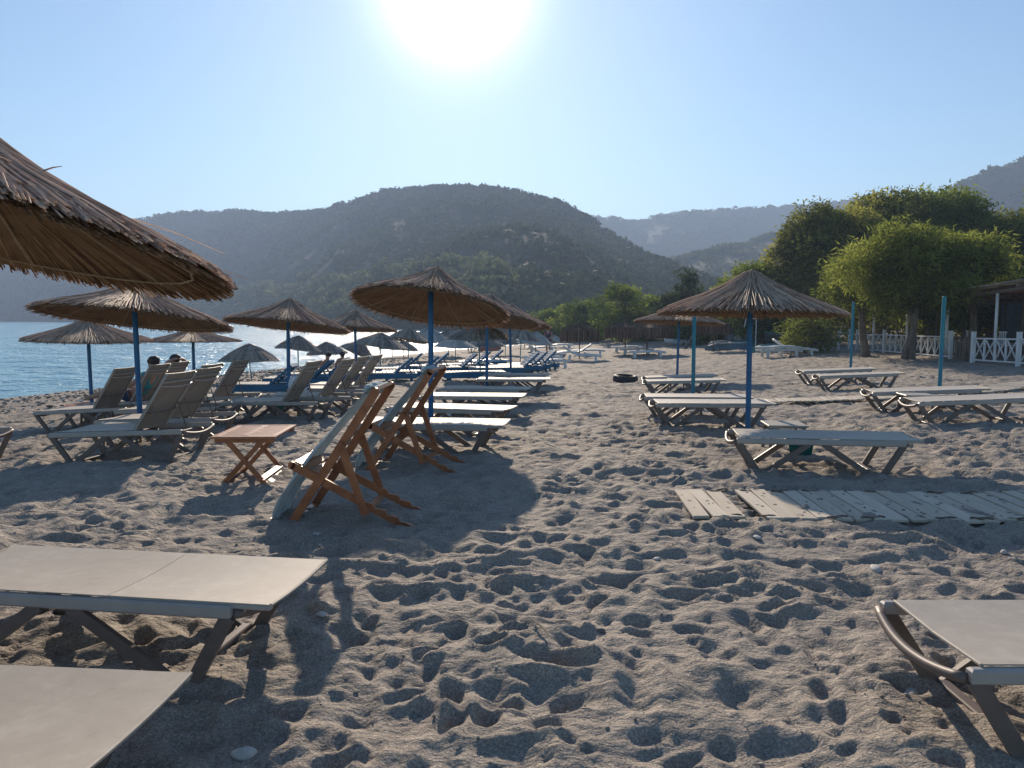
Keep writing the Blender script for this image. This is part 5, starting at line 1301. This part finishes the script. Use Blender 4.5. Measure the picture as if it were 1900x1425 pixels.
# bag, towels
b = MB(); g = np.zeros((9,12,3))
for i in range(9):
    for j in range(12): a = 2*math.pi*j/11; s = .11+.05*math.sin(i/8*math.pi); g[i,j] = (s*math.cos(a)*1.2, s*math.sin(a)*.6, .34*i/8)
b.sheet(g, .006); b.tube([(-.1,0,.32),(-.06,0,.48),(.06,0,.48),(.1,0,.32)], .01, 6); M['bagcloth'] = simple('white_blue_cloth', (.05,.10,.32), (.72,.74,.78), 14, .8, .1, .002, lo=.42, hi=.46)
o = b.build('beach_bag', M['bagcloth']); o.location = (-3.8,13.75,gz(-3.8,13.7)+.36); tag(o, 'white beach bag with blue marks between the two raised loungers near the thick blue pole', 'bag')
def towel(x, y, z, w, l, rz_, mat, lab):
    g = np.zeros((10,8,3))
    for i in range(10):
        for j in range(8): g[i,j] = (l*(i/9-.5), w*(j/7-.5), .02+.02*math.sin(i*1.1+j*.8)+.015*math.sin(j*2))
    b = MB(); b.sheet(g, .012); o = b.build('towel', mat, smooth=True); o.location = (x,y,z); o.rotation_euler = (0,0,R(rz_)); tag(o, lab, 'towel')
towel(-9.6,18.2,gz(-9.6,18.2)+.02,.8,1.6,10,M['redcloth'],'dark red towel spread on the pebbles near the water at left')

# ================================================================== STONES
def stone(seed, sx, sy, sz, rough=.12):
    q = np.random.RandomState(seed); V, F = ico(2); n = V + rough*np.sin(V*3+q.rand(3)*6) + rough*.35*np.sin(V[:,[1,2,0]]*7+q.rand(3)*6); return n*np.array([sx,sy,sz]), F
for i, (x, y, sx, sy, sz, mt, lab) in enumerate([
 (-.99,2.74,.035,.05,.028,'stone','pale lumpy stone at the bottom left between the lounger and the edge'),
 (1.73,3.22,.05,.03,.016,'stone','pale flat oval stone lying left of the right foreground lounger'),
 (2.27,4.71,.065,.03,.02,'stone','long white stone in the sand below the plank walkway'),
 (-1.42,5.50,.03,.02,.012,'stone','small white flake of stone under the nearer deck chair'),
 (-1.47,5.97,.05,.016,.012,'stone_grey','grey finger-shaped pebble behind the nearer deck chair foot, the right one'),
 (-1.60,5.88,.045,.018,.012,'stone_grey','grey finger-shaped pebble behind the nearer deck chair foot, the left one'),
 (1.73,5.35,.045,.028,.014,'stone','whitish stone on the crest left of the umbrella shadow'),
 (.46,3.88,.03,.02,.014,'stone_grey','small dark pebble in the middle of the foreground'),
 (-1.02,4.02,.03,.022,.014,'stone','white stone inside the deck chair shadow at left'),
 (.95,4.95,.03,.02,.012,'stone','small white pebble right of centre, beyond the crest'),
 (-3.22,7.15,.05,.03,.02,'stone','white pebble on the sand just left of the folding table'),
 (3.35,5.15,.035,.02,.015,'stone','white pebble in the umbrella shadow below the planks'),
 (6.4,9.1,.11,.06,.045,'stone','pale stone on the sand right of the single lounger'),
 (7.9,10.1,.12,.05,.03,'stone','longer pale stone on the sand near the right edge')]):
    V, F = stone(i+3, sx, sy, sz); o = mesh_np('stone', V, F, M[mt], smooth=True); o.location = (x, y, sand_z(x,y)+sz*.45); o.rotation_euler = (0,0,rnd.uniform(0,3)); tag(o, lab, 'stone', 'loose stones on the sand')
# pebble litter: small stones by the thousand
q = np.random.RandomState(21); V0, F0 = ico(1)
n = 3400; yy = 1.6 + 13*q.rand(n)**1.3; xx = (q.rand(n)*2-1)*(.75*yy+.6); rr = .0025 + .008*q.rand(n)**6
n2 = 2900; y2 = 12+34*q.rand(n2); dd_ = .3+6.5*q.rand(n2); xs = np.interp(y2, SH[:,1][:8], SH[:,0][:8]) + dd_/.955; xx = np.concatenate([xx, xs]); yy = np.concatenate([yy, y2]); rr = np.concatenate([rr, .02+.05*q.rand(n2)**2])
D_ = shore_dist(xx, yy); zz = ground(xx, yy, D_) + sand_relief(xx, yy, D_)
sc = np.stack([rr*(.8+.8*q.rand(len(rr))), rr*(.7+.5*q.rand(len(rr))), rr*.6], -1)
V = V0[None]*sc[:,None,:]*(1+.15*q.randn(len(rr),12,1)) + np.stack([xx, yy, zz+rr*.3], -1)[:,None,:]
F = F0[None] + (np.arange(len(rr))*12)[:,None,None]
M['pebbles'] = tintmat('mixed_pebbles', [(0,(.14,.12,.10)), (.5,(.28,.24,.20)), (.85,(.40,.35,.30)), (1,(.66,.62,.57))], rough=.7, nscale=9, nmix=.1)
tag(mesh_np('pebbles', V.reshape(-1,3), F.reshape(-1,3), M['pebbles'], tint=np.repeat(q.rand(len(rr)),12), smooth=True), 'small mixed pebbles strewn over the sand and along the waterline', 'pebbles', kind='stuff')
# a twig
b = MB(); z = sand_z(.16,3.75); b.tube([(.10,3.86,z+.02),(.15,3.75,z+.025),(.19,3.63,z+.02)], [.004,.005,.003], 6); tag(b.build('twig', M['rope']), 'thin dry twig lying across the trodden sand in the foreground', 'twig')
